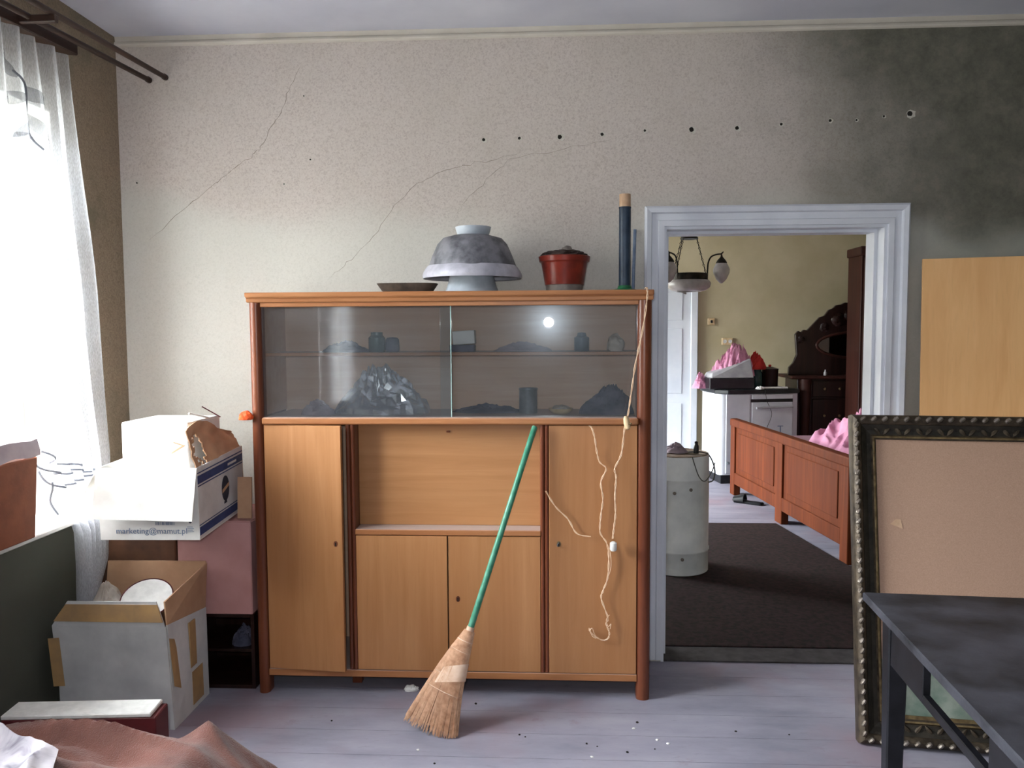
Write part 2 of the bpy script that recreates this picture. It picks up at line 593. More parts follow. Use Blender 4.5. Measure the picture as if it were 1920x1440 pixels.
M_KRAFT2 = mottled('red_brown_carton', rgb(150, 88, 58), rgb(126, 72, 48), 10, 0.8, 0.2, 60)
M_PAPER = mottled('mauve_grey_paper', rgb(188, 174, 178), rgb(164, 150, 156), 8, 0.6)
M_TAN2 = mottled('orange_tan_print', rgb(176, 116, 72), rgb(150, 92, 58), 20, 0.7)
M_BLANK2 = mottled('bed_ticking', rgb(110, 70, 62), rgb(90, 58, 52), 8, 0.9)

t = NT('blanket_plush')
n = t.noise(6, detail=6)
t.base(t.ramp(n, [(0.35, rgb(84, 48, 40)), (0.65, rgb(114, 70, 59))]))
t.rough(0.95)
t.b.inputs['Sheen Weight'].default_value = 0.25
t.b.inputs['Sheen Roughness'].default_value = 0.4
t.bump(t.noise(240, detail=4), 0.7, 0.006)
M_BLANK = t.m
t = NT('printed_sheet')
v = t.pos((9, 9, 5))
n = t.noise(1.0, v, detail=4, dist=1.5)
t.base(t.ramp(n, [(0.34, rgb(120, 116, 126)), (0.46, rgb(176, 170, 178)), (0.66, rgb(196, 190, 194)), (0.8, rgb(140, 96, 76))]))
t.rough(0.85)
M_SHEET = t.m


def glassmat(name, tint, dust, dustcol, refl=1.0, halo=0.02):
    t = NT(name)
    t.n.remove(t.b)
    tr = t.n.new('ShaderNodeBsdfTransparent')
    tr.inputs[0].default_value = tint
    gl = t.n.new('ShaderNodeBsdfGlossy')
    gl.inputs['Roughness'].default_value = 0.012
    g2 = t.n.new('ShaderNodeBsdfGlossy')
    g2.inputs['Roughness'].default_value = 0.17
    g2.inputs[0].default_value = (0.8, 0.9, 1, 1)
    df = t.n.new('ShaderNodeBsdfDiffuse')
    df.inputs[0].default_value = dustcol
    fr = t.n.new('ShaderNodeFresnel')
    fr.inputs[0].default_value = 1.5
    mul = t.math('MULTIPLY', fr.outputs[0], refl)
    m1 = t.n.new('ShaderNodeMixShader')
    t.l.new(mul, m1.inputs[0])
    t.l.new(tr.outputs[0], m1.inputs[1])
    t.l.new(gl.outputs[0], m1.inputs[2])
    m2 = t.n.new('ShaderNodeMixShader')
    m2.inputs[0].default_value = halo
    t.l.new(m1.outputs[0], m2.inputs[1])
    t.l.new(g2.outputs[0], m2.inputs[2])
    m3 = t.n.new('ShaderNodeMixShader')
    dn = t.noise(5, detail=5)
    t.l.new(t.mr(dn, 0.3, 0.75, dust * 0.6, dust * 1.5), m3.inputs[0])
    t.l.new(m2.outputs[0], m3.inputs[1])
    t.l.new(df.outputs[0], m3.inputs[2])
    t.l.new(m3.outputs[0], t.out.inputs[0])
    return t.m


M_GLASS = glassmat('dusty_cabinet_glass', (0.96, 0.98, 0.99, 1), 0.04, (0.66, 0.72, 0.78, 1), 1.0, 0.006)
M_PANE = glassmat('window_glass', (0.97, 0.98, 0.98, 1), 0.01, (0.8, 0.8, 0.8, 1), 0.6, 0.0)
M_GLEDGE = mottled('glass_edge', rgb(196, 214, 210), rgb(150, 190, 184), 20, 0.2)


def sheer(name, col, alpha, trans=0.5):
    t = NT(name)
    t.n.remove(t.b)
    tr = t.n.new('ShaderNodeBsdfTransparent')
    df = t.n.new('ShaderNodeBsdfDiffuse')
    tl = t.n.new('ShaderNodeBsdfTranslucent')
    df.inputs[0].default_value = col
    tl.inputs[0].default_value = col
    a = t.n.new('ShaderNodeMixShader')
    a.inputs[0].default_value = trans
    t.l.new(df.outputs[0], a.inputs[1])
    t.l.new(tl.outputs[0], a.inputs[2])
    b = t.n.new('ShaderNodeMixShader')
    w = t.noise(420, t.pos((1, 1, 0.2)), detail=2)
    t.l.new(t.mr(w, 0.3, 0.7, alpha - 0.06, min(1, alpha + 0.06)), b.inputs[0])
    t.l.new(tr.outputs[0], b.inputs[1])
    t.l.new(a.outputs[0], b.inputs[2])
    t.l.new(b.outputs[0], t.out.inputs[0])
    return t.m


M_SHEER = sheer('sheer_voile', rgb(230, 232, 238), 0.36, 0.6)
M_LEAF = sheer('printed_leaf', rgb(118, 118, 124), 0.62, 0.4)
M_LEAFL = sheer('printed_branch', rgb(104, 106, 114), 0.8, 0.3)
t = NT('clear_plastic_film')
t.n.remove(t.b)
tr = t.n.new('ShaderNodeBsdfTransparent')
gl = t.n.new('ShaderNodeBsdfGlossy')
gl.inputs['Roughness'].default_value = 0.12
df = t.n.new('ShaderNodeBsdfDiffuse')
df.inputs[0].default_value = (0.62, 0.66, 0.75, 1)
a = t.n.new('ShaderNodeMixShader')
a.inputs[0].default_value = 0.35
b = t.n.new('ShaderNodeMixShader')
b.inputs[0].default_value = 0.30
t.l.new(tr.outputs[0], a.inputs[1])
t.l.new(df.outputs[0], a.inputs[2])
t.l.new(a.outputs[0], b.inputs[1])
t.l.new(gl.outputs[0], b.inputs[2])
t.l.new(b.outputs[0], t.out.inputs[0])
M_FILM = t.m
t = NT('mirror_silver')
t.base(rgb(150, 150, 140))
t.set(Metallic=1.0, Roughness=0.05)
M_MIRROR = t.m
t = NT('frosted_lamp_glass')
t.base(t.ramp(t.noise(20), [(0.35, rgb(168, 160, 158)), (0.65, rgb(196, 188, 186))]))
t.rough(0.3)
t.b.inputs['Transmission Weight'].default_value = 0.25
M_LGLASS = t.m

# ------------------------------------------------------------------ the setting
XL, XR, XRF = -1.88, 2.70, 3.95
YW0, YW1, YB, YF = 3.395, 3.545, -2.2, 8.10
ZC = 2.715
DX0, DX1, DZ = 0.467, 1.388, 1.882       # doorway

# floor: slab with boards
fl_ = struct(MB().box(XL - 0.3, XRF + 0.2, YB - 0.2, YF + 0.2, -0.12, -0.014), 'floor', M_GAP)
BW = 0.165
bmesh_near = None
nb = int((YF - YB) / BW) + 1
shared = {}
for i in range(nb):
    y0 = YB + i * BW
    key = 'near' if y0 + BW < YW0 else 'far'
    if key not in shared:
        x1 = XR if key == 'near' else XRF
        ob = MB().box(XL, x1, 0.0008, BW - 0.0008, -0.016, 0).build('floorboard', M_FLOOR, fl_)
        shared[key] = ob.data
    else:
        ob = bpy.data.objects.new('floorboard', shared[key])
        COL.objects.link(ob)
        ob.parent = fl_
    ob.location = (0, y0, 0)

struct(MB().box(XL - 0.3, XRF + 0.2, YB - 0.2, YF + 0.2, ZC, ZC + 0.15), 'ceiling', M_CEIL)

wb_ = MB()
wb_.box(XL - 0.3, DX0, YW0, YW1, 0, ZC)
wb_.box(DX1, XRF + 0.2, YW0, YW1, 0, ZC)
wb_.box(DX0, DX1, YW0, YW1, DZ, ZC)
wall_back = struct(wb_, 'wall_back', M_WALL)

WZ0, WZ1 = 0.735, 2.28


def left_wall(name, ya, yb, openings, mat):
    mb = MB()
    xs0, xs1 = XL - 0.3, XL
    y = ya
    for (o0, o1, z0, z1) in openings:
        mb.box(xs0, xs1, y, o0, 0, ZC)
        mb.box(xs0, xs1, o0, o1, 0, z0)
        mb.box(xs0, xs1, o0, o1, z1, ZC)
        y = o1
    mb.box(xs0, xs1, y, yb, 0, ZC)
    return struct(mb, name, mat)


left_wall('wall_left', YB - 0.2, YW0, [(-0.80, -0.15, 0.85, 2.20), (1.75, 2.93, WZ0, WZ1)], M_WALLS)
left_wall('wall_far_left', YW1, YF + 0.2, [(5.7, 8.0, 0.80, 2.35)], M_WALLY)
struct(MB().box(XR, XR + 0.2, YB - 0.2, YW0, 0, ZC), 'wall_right', M_WALLD)
struct(MB().box(XL - 0.3, XR + 0.2, YB - 0.2, YB, 0, ZC), 'wall_rear', M_WALLD)
struct(MB().box(XRF, XRF + 0.2, YW1, YF, 0, ZC), 'wall_far_right', M_WALLY)
struct(MB().box(XL - 0.3, XRF + 0.2, YF, YF + 0.2, 0, ZC), 'wall_far', M_WALLY)

# cornice bead along the top of the back wall
mb = MB()
mb.prism([(YW0, 2.672), (YW0 - 0.008, 2.676), (YW0 - 0.012, 2.683), (YW0 - 0.010, 2.690), (YW0 - 0.002, 2.696), (YW0 - 0.006, ZC), (YW0, ZC)], 'x', XL, XR)
struct(mb, 'trim_1', M_TRIMW)
# dark skirting right of the cabinet and along the wall
mb = MB().box(0.383, DX0 - 0.07, YW0 - 0.018, YW0, 0, 0.07)
mb.box(DX1 + 0.09, XR, YW0 - 0.018, YW0, 0, 0.09)
struct(mb, 'baseboard_back', M_BASEB)

# cracks and drill holes in the back wall
def strip(pts, w, seed):
    rnd = random.Random(seed)
    fine = []
    for (a, b) in zip(pts[:-1], pts[1:]):
        k = 5
        for q in range(k):
            s_ = q / k
            fine.append((a[0] + (b[0] - a[0]) * s_ + rnd.uniform(-.006, .006), a[1] + (b[1] - a[1]) * s_ + rnd.uniform(-.006, .006)))
    fine.append(pts[-1])
    mb = MB()
    mb.tube([(x, YW0, z) for x, z in fine], [w * rnd.uniform(0.4, 1.3) * min(1, 0.25 + i / 6, 0.25 + (len(fine) - i) / 9) for i in range(len(fine))], 4)
    return mb


c1 = [(-1.076, 2.575), (-1.129, 2.476), (-1.155, 2.398), (-1.208, 2.321), (-1.252, 2.243), (-1.298, 2.196), (-1.359, 2.166), (-1.419, 2.121), (-1.492, 2.065), (-1.613, 1.976), (-1.761, 1.851)]
c2 = [(-0.128, 2.202), (-0.264, 2.17), (-0.377, 2.15), (-0.469, 2.129), (-0.584, 2.075), (-0.677, 1.986), (-0.772, 1.852), (-0.867, 1.762), (-0.962, 1.682)]
c3 = [(0.32, 2.26), (0.142, 2.23), (-0.015, 2.2), (-0.173, 2.18), (-0.264, 2.104), (-0.356, 2.016), (-0.425, 1.927)]
for i, (c, w) in enumerate(((c1, 0.0014), (c2, 0.0010), (c3, 0.0008))):
    strip(c, w, i).build('crack', M_CRACK, wall_back)
holes = [(-0.292, 2.255, 9), (-0.141, 2.259, 8), (0.03, 2.261, 12), (0.207, 2.269, 9), (0.385, 2.281, 7), (0.579, 2.282, 13), (0.766, 2.285, 11), (0.947, 2.297, 8), (1.146, 2.308, 8), (1.252, 2.308, 6), (1.362, 2.321, 6), (1.468, 2.33, 15), (-1.061, 2.452, 4), (-1.156, 2.083, 4), (-1.039, 2.185, 5), (-1.806, 2.097, 5)]
for i, (x, z, r) in enumerate(holes):
    rnd = random.Random(i + 3)
    r = r / 1200.0
    ch = MB()
    n = 11
    out = [(x + r * 0.25 + math.cos(2 * PI * k / n) * r * rnd.uniform(1.2, 2.0), z - r * 0.15 + math.sin(2 * PI * k / n) * r * rnd.uniform(1.0, 1.7)) for k in range(n)]
    ch.prism(out, 'y', YW0 - 0.0006, YW0 + 0.002)
    co = ch.build('plaster_chip', M_CHIP, wall_back)
    hh = MB()
    out = [(x - r * 0.1 + math.cos(2 * PI * k / n) * r * rnd.uniform(0.75, 1.05), z + math.sin(2 * PI * k / n) * r * rnd.uniform(0.75, 1.0)) for k in range(n)]
    hh.prism(out, 'y', YW0 - 0.0012, YW0 + 0.002)
    hh.build('drill_hole', M_DARKHOLE, co)

# doorway casing and lining
door1 = bpy.data.objects.new('door_1', None)
COL.objects.link(door1)
door1.location = (0.93, YW0, 0)
WM[door1.name] = Matrix.Translation((0.93, YW0, 0))
tag(door1, 'white painted door casing around the open doorway', kind='structure')


def casing_prof(w):
    # (offset from opening edge outward, protrusion)
    return [(0.0, 0.0), (0.0, 0.018), (0.022, 0.020), (0.026, 0.014), (w * 0.62, 0.016), (w * 0.68, 0.030), (w * 0.9, 0.034), (w, 0.026), (w, 0.0)]


cw = 0.082
pr = casing_prof(cw)
mb = MB()
n = len(pr)
for side, name in ((-1, 'jamb_casing'), (1, 'jamb_casing')):
    xe = DX0 if side < 0 else DX1
    mb = MB()
    vs_, fs_ = [], []
    for k, zf in enumerate((0, 1)):
        for (o, p) in pr:
            z = 0.012 if zf == 0 else DZ + o
            vs_.append((xe + side * o, YW0 - p, z))
    for i in range(n - 1):
        fs_.append((i, i + 1, n + i + 1, n + i))
    fs_.append(tuple(range(n)))
    fs_.append(tuple(reversed(range(n, 2 * n))))
    mb.add(vs_, fs_)
    mb.build(name, M_CASE, door1)
mb = MB()
vs_, fs_ = [], []
for xe, side in ((DX0, -1), (DX1, 1)):
    for (o, p) in pr:
        vs_.append((xe + side * o, YW0 - p, DZ + o))
for i in range(n - 1):
    fs_.append((i, i + 1, n + i + 1, n + i))
mb.add(vs_, fs_)
mb.build('head_casing', M_CASE, door1)
mb = MB()
mb.box(DX0, DX0 + 0.012, YW0 - 0.004, YW1 + 0.01, 0, DZ)
mb.box(DX0 + 0.012, DX0 + 0.03, YW0 + 0.07, YW1 + 0.01, 0, DZ - 0.012)
mb.build('lining', M_CASE, door1)
mb = MB()
mb.box(DX1 - 0.012, DX1, YW0 - 0.004, YW1 + 0.01, 0, DZ)
mb.box(DX1 - 0.024, DX1 - 0.012, YW0 + 0.07, YW1 + 0.01, 0, DZ - 0.012)
mb.build('lining', M_CASE, door1)
mb = MB()
mb.box(DX0 + 0.012, DX1 - 0.012, YW0 - 0.004, YW1 + 0.01, DZ - 0.012, DZ)
mb.box(DX0 + 0.03, DX1 - 0.024, YW0 + 0.07, YW1 + 0.01, DZ - 0.024, DZ - 0.012)
mb.build('lining', M_CASE, door1)
MB().box(DX0 + 0.012, DX1 - 0.012, YW0 + 0.0, YW1, 0.0, 0.006).build('threshold', M_GAP, door1, bevel=0.002)


# windows
def window(idx, y0, y1, z0, z1, mull, sash_x=-2.06, sill_out=0.10):
    w = bpy.data.objects.new('window_%d' % idx, None)
    COL.objects.link(w)
    w.location = (sash_x, (y0 + y1) / 2, z0)
    WM[w.name] = Matrix.Translation(w.location)
    w['kind'] = 'structure'
    fw = 0.055
    x0, x1 = sash_x - 0.025, sash_x + 0.025
    for (a, b, c, d) in ((y0, y0 + fw, z0, z1), (y1 - fw, y1, z0, z1), (y0 + fw, y1 - fw, z0, z0 + fw), (y0 + fw, y1 - fw, z1 - fw, z1)):
        MB().box(x0, x1, a, b, c, d).build('window_frame', M_WFRAME, w, bevel=0.004)
    ys = [y0 + fw + (y1 - y0 - 2 * fw) * k / mull for k in range(mull + 1)]
    for yy in ys[1:-1]:
        MB().box(x0 - 0.005, x1 + 0.005, yy - 0.035, yy + 0.035, z0 + fw, z1 - fw).build('mullion', M_WFRAME, w, bevel=0.004)
    zt = z1 - 0.42
    MB().box(x0 + 0.002, x1 - 0.002, y0 + fw, y1 - fw, zt - 0.03, zt + 0.03).build('transom', M_WFRAME, w, bevel=0.004)
    for a, b in zip(ys[:-1], ys[1:]):
        for c, d in ((z0 + fw, zt - 0.03), (zt + 0.03, z1 - fw)):
            MB().box(sash_x - 0.002, sash_x + 0.002, a, b, c, d).build('pane', M_PANE, w)
    for (a, b, c, d) in ((y0, y0 + 0.008, z0 + 0.018, z1), (y1 - 0.008, y1, z0 + 0.018, z1), (y0 + 0.008, y1 - 0.008, z1 - 0.008, z1)):
        MB().box(sash_x + 0.025, XL, a, b, c, d).build('reveal', M_SILL, w)
    MB().box(sash_x + 0.025, XL + sill_out, y0 - 0.06 if False else y0 + 0.001, y1 - 0.001, z0 - 0.0, z0 + 0.018).build('window_sill', M_SILL, w, bevel=0.004)
    return w


w1 = window(1, 1.75, 2.93, WZ0, WZ1, 2)
window(2, -0.80, -0.15, 0.85, 2.20, 1)
window(3, 5.7, 8.0, 0.80, 2.35, 3)

# far white door
d2 = bpy.data.objects.new('door_2', None)
COL.objects.link(d2)
d2.location = (1.0, YF, 0)
WM[d2.name] = Matrix.Translation(d2.location)
tag(d2, 'white panelled door in the yellow far wall', kind='structure')
mb = MB().box(0.62, 1.385, YF - 0.04, YF - 0.001, 0.01, 1.90)
mb.build('door_leaf', M_WDOOR, d2, bevel=0.003)
for (a, b) in ((0.70, 0.95), (1.03, 1.30)):
    for (c, d) in ((0.14, 0.70), (0.80, 1.46), (1.54, 1.82)):
        fr = MB()
        fr.box(a, b, YF - 0.047, YF - 0.04, c, d)
        pn = fr.build('door_panel', M_WDOOR, d2, bevel=0.006)
for (a, b, c, d) in ((1.385, 1.455, 0, 1.90), (0.55, 0.62, 0, 1.90), (0.55, 1.455, 1.90, 1.975)):
    MB().box(a, b, YF - 0.055, YF - 0.001, c, d).build('door_trim', M_WDOOR, d2, bevel=0.006)
# sockets on far wall (light switch and socket)
for x, z, nm, lb, two in ((1.593, 1.526, 'light_switch', 'small cream light switch on the yellow far wall', False), (1.756, 1.326, 'wall_socket', 'cream double wall socket above the stove', True)):
    th = thing(nm, lb, 'switch' if not two else 'socket', (x, YF, z))
    w = 0.055 if two else 0.035
    MB().box(x - w, x + w, YF - 0.022, YF, z - 0.035, z + 0.035).build('plate', M_CREAM, th, bevel=0.004)
    if two:
        for dx in (-0.026, 0.026):
            MB().lathe([(0.018, 0), (0.018, 0.008), (0.012, 0.006)], (0, 0, 0), 16).xf(Matrix.Translation((x + dx, YF - 0.022, z)) @ Matrix.Rotation(PI / 2, 4, 'X')).build('outlet', M_PLUG, th)
    else:
        MB().box(x - 0.01, x + 0.012, YF - 0.034, YF - 0.022, z - 0.014, z + 0.014).build('toggle', M_BLACKM, th, bevel=0.003)
# ------------------------------------------------------------------ display cabinet
cab = thing('display_cabinet', 'large orange-brown veneered cabinet with sliding glass doors above and wooden doors below', 'cabinet', (-0.406, 3.2, 0))
FY = 3.03


def cb(name, mat, x0, x1, y0, y1, z0, z1, bevel=0.002, parent=cab):
    return MB().box(x0, x1, y0, y1, z0, z1).build(name, mat, parent, bevel=bevel)


for xc, w in ((-1.163, 0.022), (0.349, 0.026)):
    # rounded corner post running down to the floor as a leg
    mb = MB()
    k = 10
    out = [(xc - w, FY + 0.05)] + [(xc - w * math.cos(PI * q / k), FY + 0.012 - 0.020 * math.sin(PI * q / k)) for q in range(k + 1)] + [(xc + w, FY + 0.05)]
    mb.prism(out, 'z', 0.0, 1.562)
    mb.build('corner_post', M_POST, cab, smooth=True)
for x0, x1 in ((-1.183, -1.163), (0.352, 0.372)):
    cb('side_panel', M_POST, x0, x1, FY + 0.05, 3.375, 0.06, 1.562)
    cb('side_lining', M_INNER, x0 + 0.020 if x0 < 0 else x0 - 0.003, x0 + 0.023 if x0 < 0 else x0, FY + 0.05, 3.375, 1.113, 1.562, 0)
    cb('back_leg', M_POST, x0, x1 + 0.0, 3.335, 3.375, 0, 0.06)
cb('back_panel', M_INNER, -1.163, 0.352, 3.376, 3.386, 0.09, 1.562)
tp = MB()
tp.prism([(FY - 0.026, 1.600), (3.387, 1.600), (3.387, 1.562), (FY - 0.008, 1.562), (FY - 0.010, 1.578), (FY - 0.022, 1.582)], 'x', -1.192, 0.380)
tp.build('top_board', M_RAIL, cab, bevel=0.003)
cb('bottom_board', M_RAIL, -1.141, 0.325, FY + 0.006, 3.375, 0.082, 0.100)
cb('bottom_rail', M_RAIL, -1.141, 0.325, FY - 0.002, FY + 0.006, 0.072, 0.100)
cb('middle_board', M_RAIL, -1.141, 0.325, FY - 0.014, 3.375, 1.086, 1.113, 0.005)
cb('upper_rail', M_RAIL, -1.141, 0.325, FY + 0.002, FY + 0.02, 1.545, 1.562)
cb('shelf', M_RAIL, -1.163, 0.352, FY + 0.09, 3.375, 1.350, 1.364)
cb('centre_leg', M_POST, -0.83, -0.79, FY + 0.10, FY + 0.14, 0, 0.082)
# sliding glass panes
gp = cb('glass_pane', M_GLASS, -1.141, -0.398, FY + 0.018, FY + 0.022, 1.113, 1.552, 0)
cb('pane_edge', M_GLEDGE, -0.398, -0.395, FY + 0.017, FY + 0.023, 1.113, 1.552, 0, gp)
gp = cb('glass_pane', M_GLASS, -0.44, 0.325, FY + 0.030, FY + 0.034, 1.113, 1.552, 0)
# dividers with twin beading
for xc in (-0.796, -0.034):
    cb('divider', M_POST, xc - 0.015, xc + 0.015, FY + 0.012, 3.375, 0.100, 1.086)
    for dx in (-0.009, 0.009):
        MB().tube([(xc + dx, FY + 0.008, 0.102), (xc + dx, FY + 0.008, 1.085)], 0.009, 12).build('beading', M_POST, cab, smooth=True)
# open niche
cb('niche_shelf', M_RAIL, -0.781, -0.049, FY - 0.004, 3.375, 0.648, 0.671, 0.003)
nb_ = cb('niche_back', M_VENX, -0.781, -0.049, FY + 0.075, FY + 0.09, 0.671, 1.086)
cb('latch', M_POST, -0.425, -0.409, FY + 0.069, FY + 0.075, 1.045, 1.053, 0.001, nb_)


def door(name, hinge, w, z0, z1, ang, key, side=1, mat=M_VEN):
    """door leaf hinged at x=hinge; side=1 opens with the free edge to the right"""
    mb = MB().box(0, w, 0, 0.018, z0, z1)
    R = Matrix.Translation((hinge, FY, 0)) @ (Matrix.Rotation(-ang, 4, 'Z') if side > 0 else Matrix.Rotation(ang, 4, 'Z') @ Matrix.Scale(-1, 4, (1, 0, 0)))
    mb.xf(R)
    d = mb.build(name, mat, cab, bevel=0.0015)
    if key:
        kx, kz, st = key
        e = MB()
        out = [(kx + 0.0085 * math.cos(2 * PI * q / 14), kz + 0.012 * math.sin(2 * PI * q / 14)) for q in range(14)]
        e.prism(out, 'y', -0.001, 0.004)
        e.xf(R)
        ee = e.build('keyhole_plate', M_GILT if st else M_POST, d)
        e = MB().box(kx - 0.0028, kx + 0.0028, -0.0018, 0.003, kz - 0.008, kz + 0.006).xf(R)
        e.build('keyhole', M_DARKHOLE, d)
        if st == 2:
            e = MB().tube([(kx + 0.003, -0.002, kz - 0.006), (kx + 0.005, -0.014, kz - 0.004), (kx + 0.004, -0.018, kz + 0.004), (kx, -0.014, kz + 0.009)], 0.002, 6).xf(R)
            e.build('key', M_STEEL, d)
    return d


door('left_door', -1.138, 0.315, 0.102, 1.083, math.radians(5.5), (0.287, 0.618, 0))
door('lower_door', -0.779, 0.362, 0.103, 0.645, math.radians(0.8), None)
door('lower_door', -0.051, 0.362, 0.103, 0.645, math.radians(0.3), (0.325, 0.395, 0), side=-1)
door('right_door', 0.322, 0.339, 0.102, 1.083, math.radians(0.2), (0.302, 0.618, 2), side=-1)

# orange rag on the cabinet's left edge
mb = crumple((-1.200, 3.012, 1.106), (0.034, 0.022, 0.042), 3.0, amp=0.22, freq=1.4, sub=3, ridged=False)
solo(mb, 'orange_rag', M_ORANGE, 'small orange rag stuck on the left edge of the cabinet', 'rag', (-1.198, 3.012, 1.108))

# ------------------------------------------------------------------ things on top of the cabinet
ZT = 1.600
th = thing('serving_tray', 'shallow brown tray lying on the cabinet top left of the basin', 'tray', (-0.59, 3.2, ZT))
mb = MB()


def traysec(u, v):
    a = 2 * PI * u
    ex, ey = 0.120, 0.075
    r = [(0.55, 0.004), (0.72, 0.004), (0.84, 0.018), (1.0, 0.040), (1.02, 0.040), (0.86, 0.012), (0.74, 0.0), (0.55, 0.0)][int(round(v * 7))]
    sx = math.copysign(abs(math.cos(a)) ** 0.6, math.cos(a))
    sy = math.copysign(abs(math.sin(a)) ** 0.6, math.sin(a))
    return (-0.59 + ex * r[0] * sx, 3.2 + ey * r[0] * sy, ZT + r[1])


mb.grid(traysec, 40, 7)
mb.build('tray_rim', M_TRAY, th, smooth=True)
mb = MB()
mb.prism([(-0.59 + 0.12 * 0.6 * math.copysign(abs(math.cos(2 * PI * k / 32)) ** 0.6, math.cos(2 * PI * k / 32)), 3.2 + 0.075 * 0.6 * math.copysign(abs(math.sin(2 * PI * k / 32)) ** 0.6, math.sin(2 * PI * k / 32))) for k in range(32)], 'z', ZT, ZT + 0.004)
mb.build('tray_bottom', M_TRAY, th)

BX, BY = -0.325, 3.19
o = MB().lathe([(0.0, 0.110), (0.06, 0.112), (0.078, 0.106), (0.088, 0.07), (0.098, 0.03), (0.108, 0.004), (0.109, 0.0), (0.104, 0.0), (0.08, 0.09), (0.0, 0.1)], (BX - 0.002, BY, ZT), 48)
th = thing('enamel_pot', 'pale grey enamel pot standing upside down under the big basin', 'pot', (BX - 0.002, BY, ZT))
o.build('body', M_BASINL, th, smooth=True)
th = thing('metal_basin', 'large dented grey basin turned upside down on the enamel pot', 'basin', (BX, BY, ZT + 0.07))
wob = lambda a, i: 0.018 * math.sin(3 * a + 0.6) * (1 if 1 < i < 6 else 0) + 0.01 * math.sin(7 * a + i)
MB().lathe([(0.0, 0.183), (0.075, 0.184), (0.118, 0.172), (0.140, 0.148), (0.160, 0.105), (0.178, 0.058), (0.183, 0.040), (0.178, 0.040), (0.155, 0.100), (0.13, 0.15), (0.0, 0.172)], (BX, BY, ZT + 0.045), 56, wob).build('bowl', M_BASIN, th, smooth=True)
MB().lathe([(0.178, 0.062), (0.188, 0.050), (0.196, 0.036), (0.200, 0.024), (0.197, 0.012), (0.190, 0.016), (0.186, 0.034), (0.174, 0.056), (0.178, 0.062)], (BX, BY, ZT + 0.045), 56).build('rim', M_RIM, th, smooth=True)
th = thing('small_bowl', 'small pale enamel bowl resting on top of the upturned basin', 'bowl', (BX + 0.005, BY, ZT + 0.229))
MB().lathe([(0.0, 0.004), (0.055, 0.002), (0.06, 0.0), (0.064, 0.006), (0.070, 0.026), (0.072, 0.034), (0.069, 0.034), (0.06, 0.012), (0.0, 0.010)], (BX + 0.005, BY, ZT + 0.2285), 40).build('body', M_BASINL, th, smooth=True)

th = thing('glazed_pot', 'red-brown glazed pot with a pale foot and dark lid on the cabinet', 'pot', (0.045, 3.2, ZT))
MB().lathe([(0.072, 0.0), (0.075, 0.028), (0.078, 0.030)], (0.045, 3.2, ZT), 40).build('foot', M_POTG, th, smooth=True)
MB().lathe([(0.078, 0.030), (0.092, 0.115), (0.093, 0.118), (0.100, 0.122), (0.104, 0.142), (0.098, 0.144), (0.09, 0.13), (0.0, 0.13)], (0.045, 3.2, ZT), 44).build('body', M_POTR, th, smooth=True)
o = crumple((0.045, 3.2, ZT + 0.136), (0.098, 0.098, 0.036), 5.5, amp=0.14, freq=3, sub=4)
ld = o.build('lid', M_POTL, th, smooth=True)
crumple((0.056, 3.18, ZT + 0.158), (0.022, 0.022, 0.026), 8.1, amp=0.2, sub=3).build('knob', M_POTG, ld, smooth=True)

th = thing('paper_tube', 'tall dark blue tube with a tan top on a green base', 'tube', (0.286, 3.2, ZT))
MB().lathe([(0.052, 0.0), (0.055, 0.004), (0.045, 0.010), (0.029, 0.014), (0.026, 0.024), (0.024, 0.026)], (0.286, 3.2, ZT), 36).build('base', M_GREEN, th, smooth=True)
MB().lathe([(0.0235, 0.024), (0.0235, 0.330), (0.0245, 0.331), (0.0245, 0.336)], (0.286, 3.2, ZT), 36).build('shaft', M_TUBE, th, smooth=True)
MB().lathe([(0.0225, 0.336), (0.0225, 0.386), (0.019, 0.386), (0.019, 0.36)], (0.286, 3.2, ZT), 36).build('top_core', M_TAN, th, smooth=True)
th = thing('dark_rod', 'thin dark rod leaning on the wall behind the blue tube', 'rod', (0.335, 3.37, ZT))
MB().tube([(0.335, 3.36, ZT + 0.001), (0.345, 3.385, ZT + 0.27)], 0.007, 8).build('stick', M_GREYINK, th, smooth=True)

# ------------------------------------------------------------------ things behind the glass
ZS, ZM = 1.364, 1.113


def lathe_thing(name, label, cat, loc, prof, mat, seg=28, extra=None):
    th = thing(name, label, cat, loc)
    MB().lathe(prof, loc, seg).build('body', mat, th, smooth=True)
    return th


lathe_thing('storage_jar', 'dark green jar on the cabinet shelf behind the left pane', 'jar', (-0.725, 3.22, ZS), [(0.03, 0), (0.034, 0.006), (0.034, 0.058), (0.024, 0.068), (0.024, 0.08), (0.0, 0.082)], M_GLASSY)
lathe_thing('storage_jar', 'squat dark jar beside the green jar on the cabinet shelf', 'jar', (-0.665, 3.24, ZS), [(0.026, 0), (0.03, 0.01), (0.028, 0.05), (0.02, 0.058), (0.0, 0.06)], M_RAGD)
th = thing('paper_box', 'small white carton tilted on the cabinet shelf near the pane joint', 'box', (-0.36, 3.22, ZS))
MB().box(-0.045, 0.045, -0.03, 0.03, 0.03, 0.085).xf(Matrix.Translation((-0.36, 3.22, ZS)) @ Matrix.Rotation(-0.06, 4, 'Y')).build('carton', M_CARDW, th, bevel=0.002)
MB().box(-0.05, 0.05, -0.034, 0.034, 0, 0.028).xf(Matrix.Translation((-0.37, 3.22, ZS))).build('tray', M_RAGD, th, bevel=0.002)
lathe_thing('tea_tin', 'dark blue tin on the cabinet shelf behind the right pane', 'tin', (0.115, 3.22, ZS), [(0.028, 0), (0.030, 0.004), (0.030, 0.055), (0.02, 0.06), (0.016, 0.074), (0.0, 0.076)], M_TUBE)
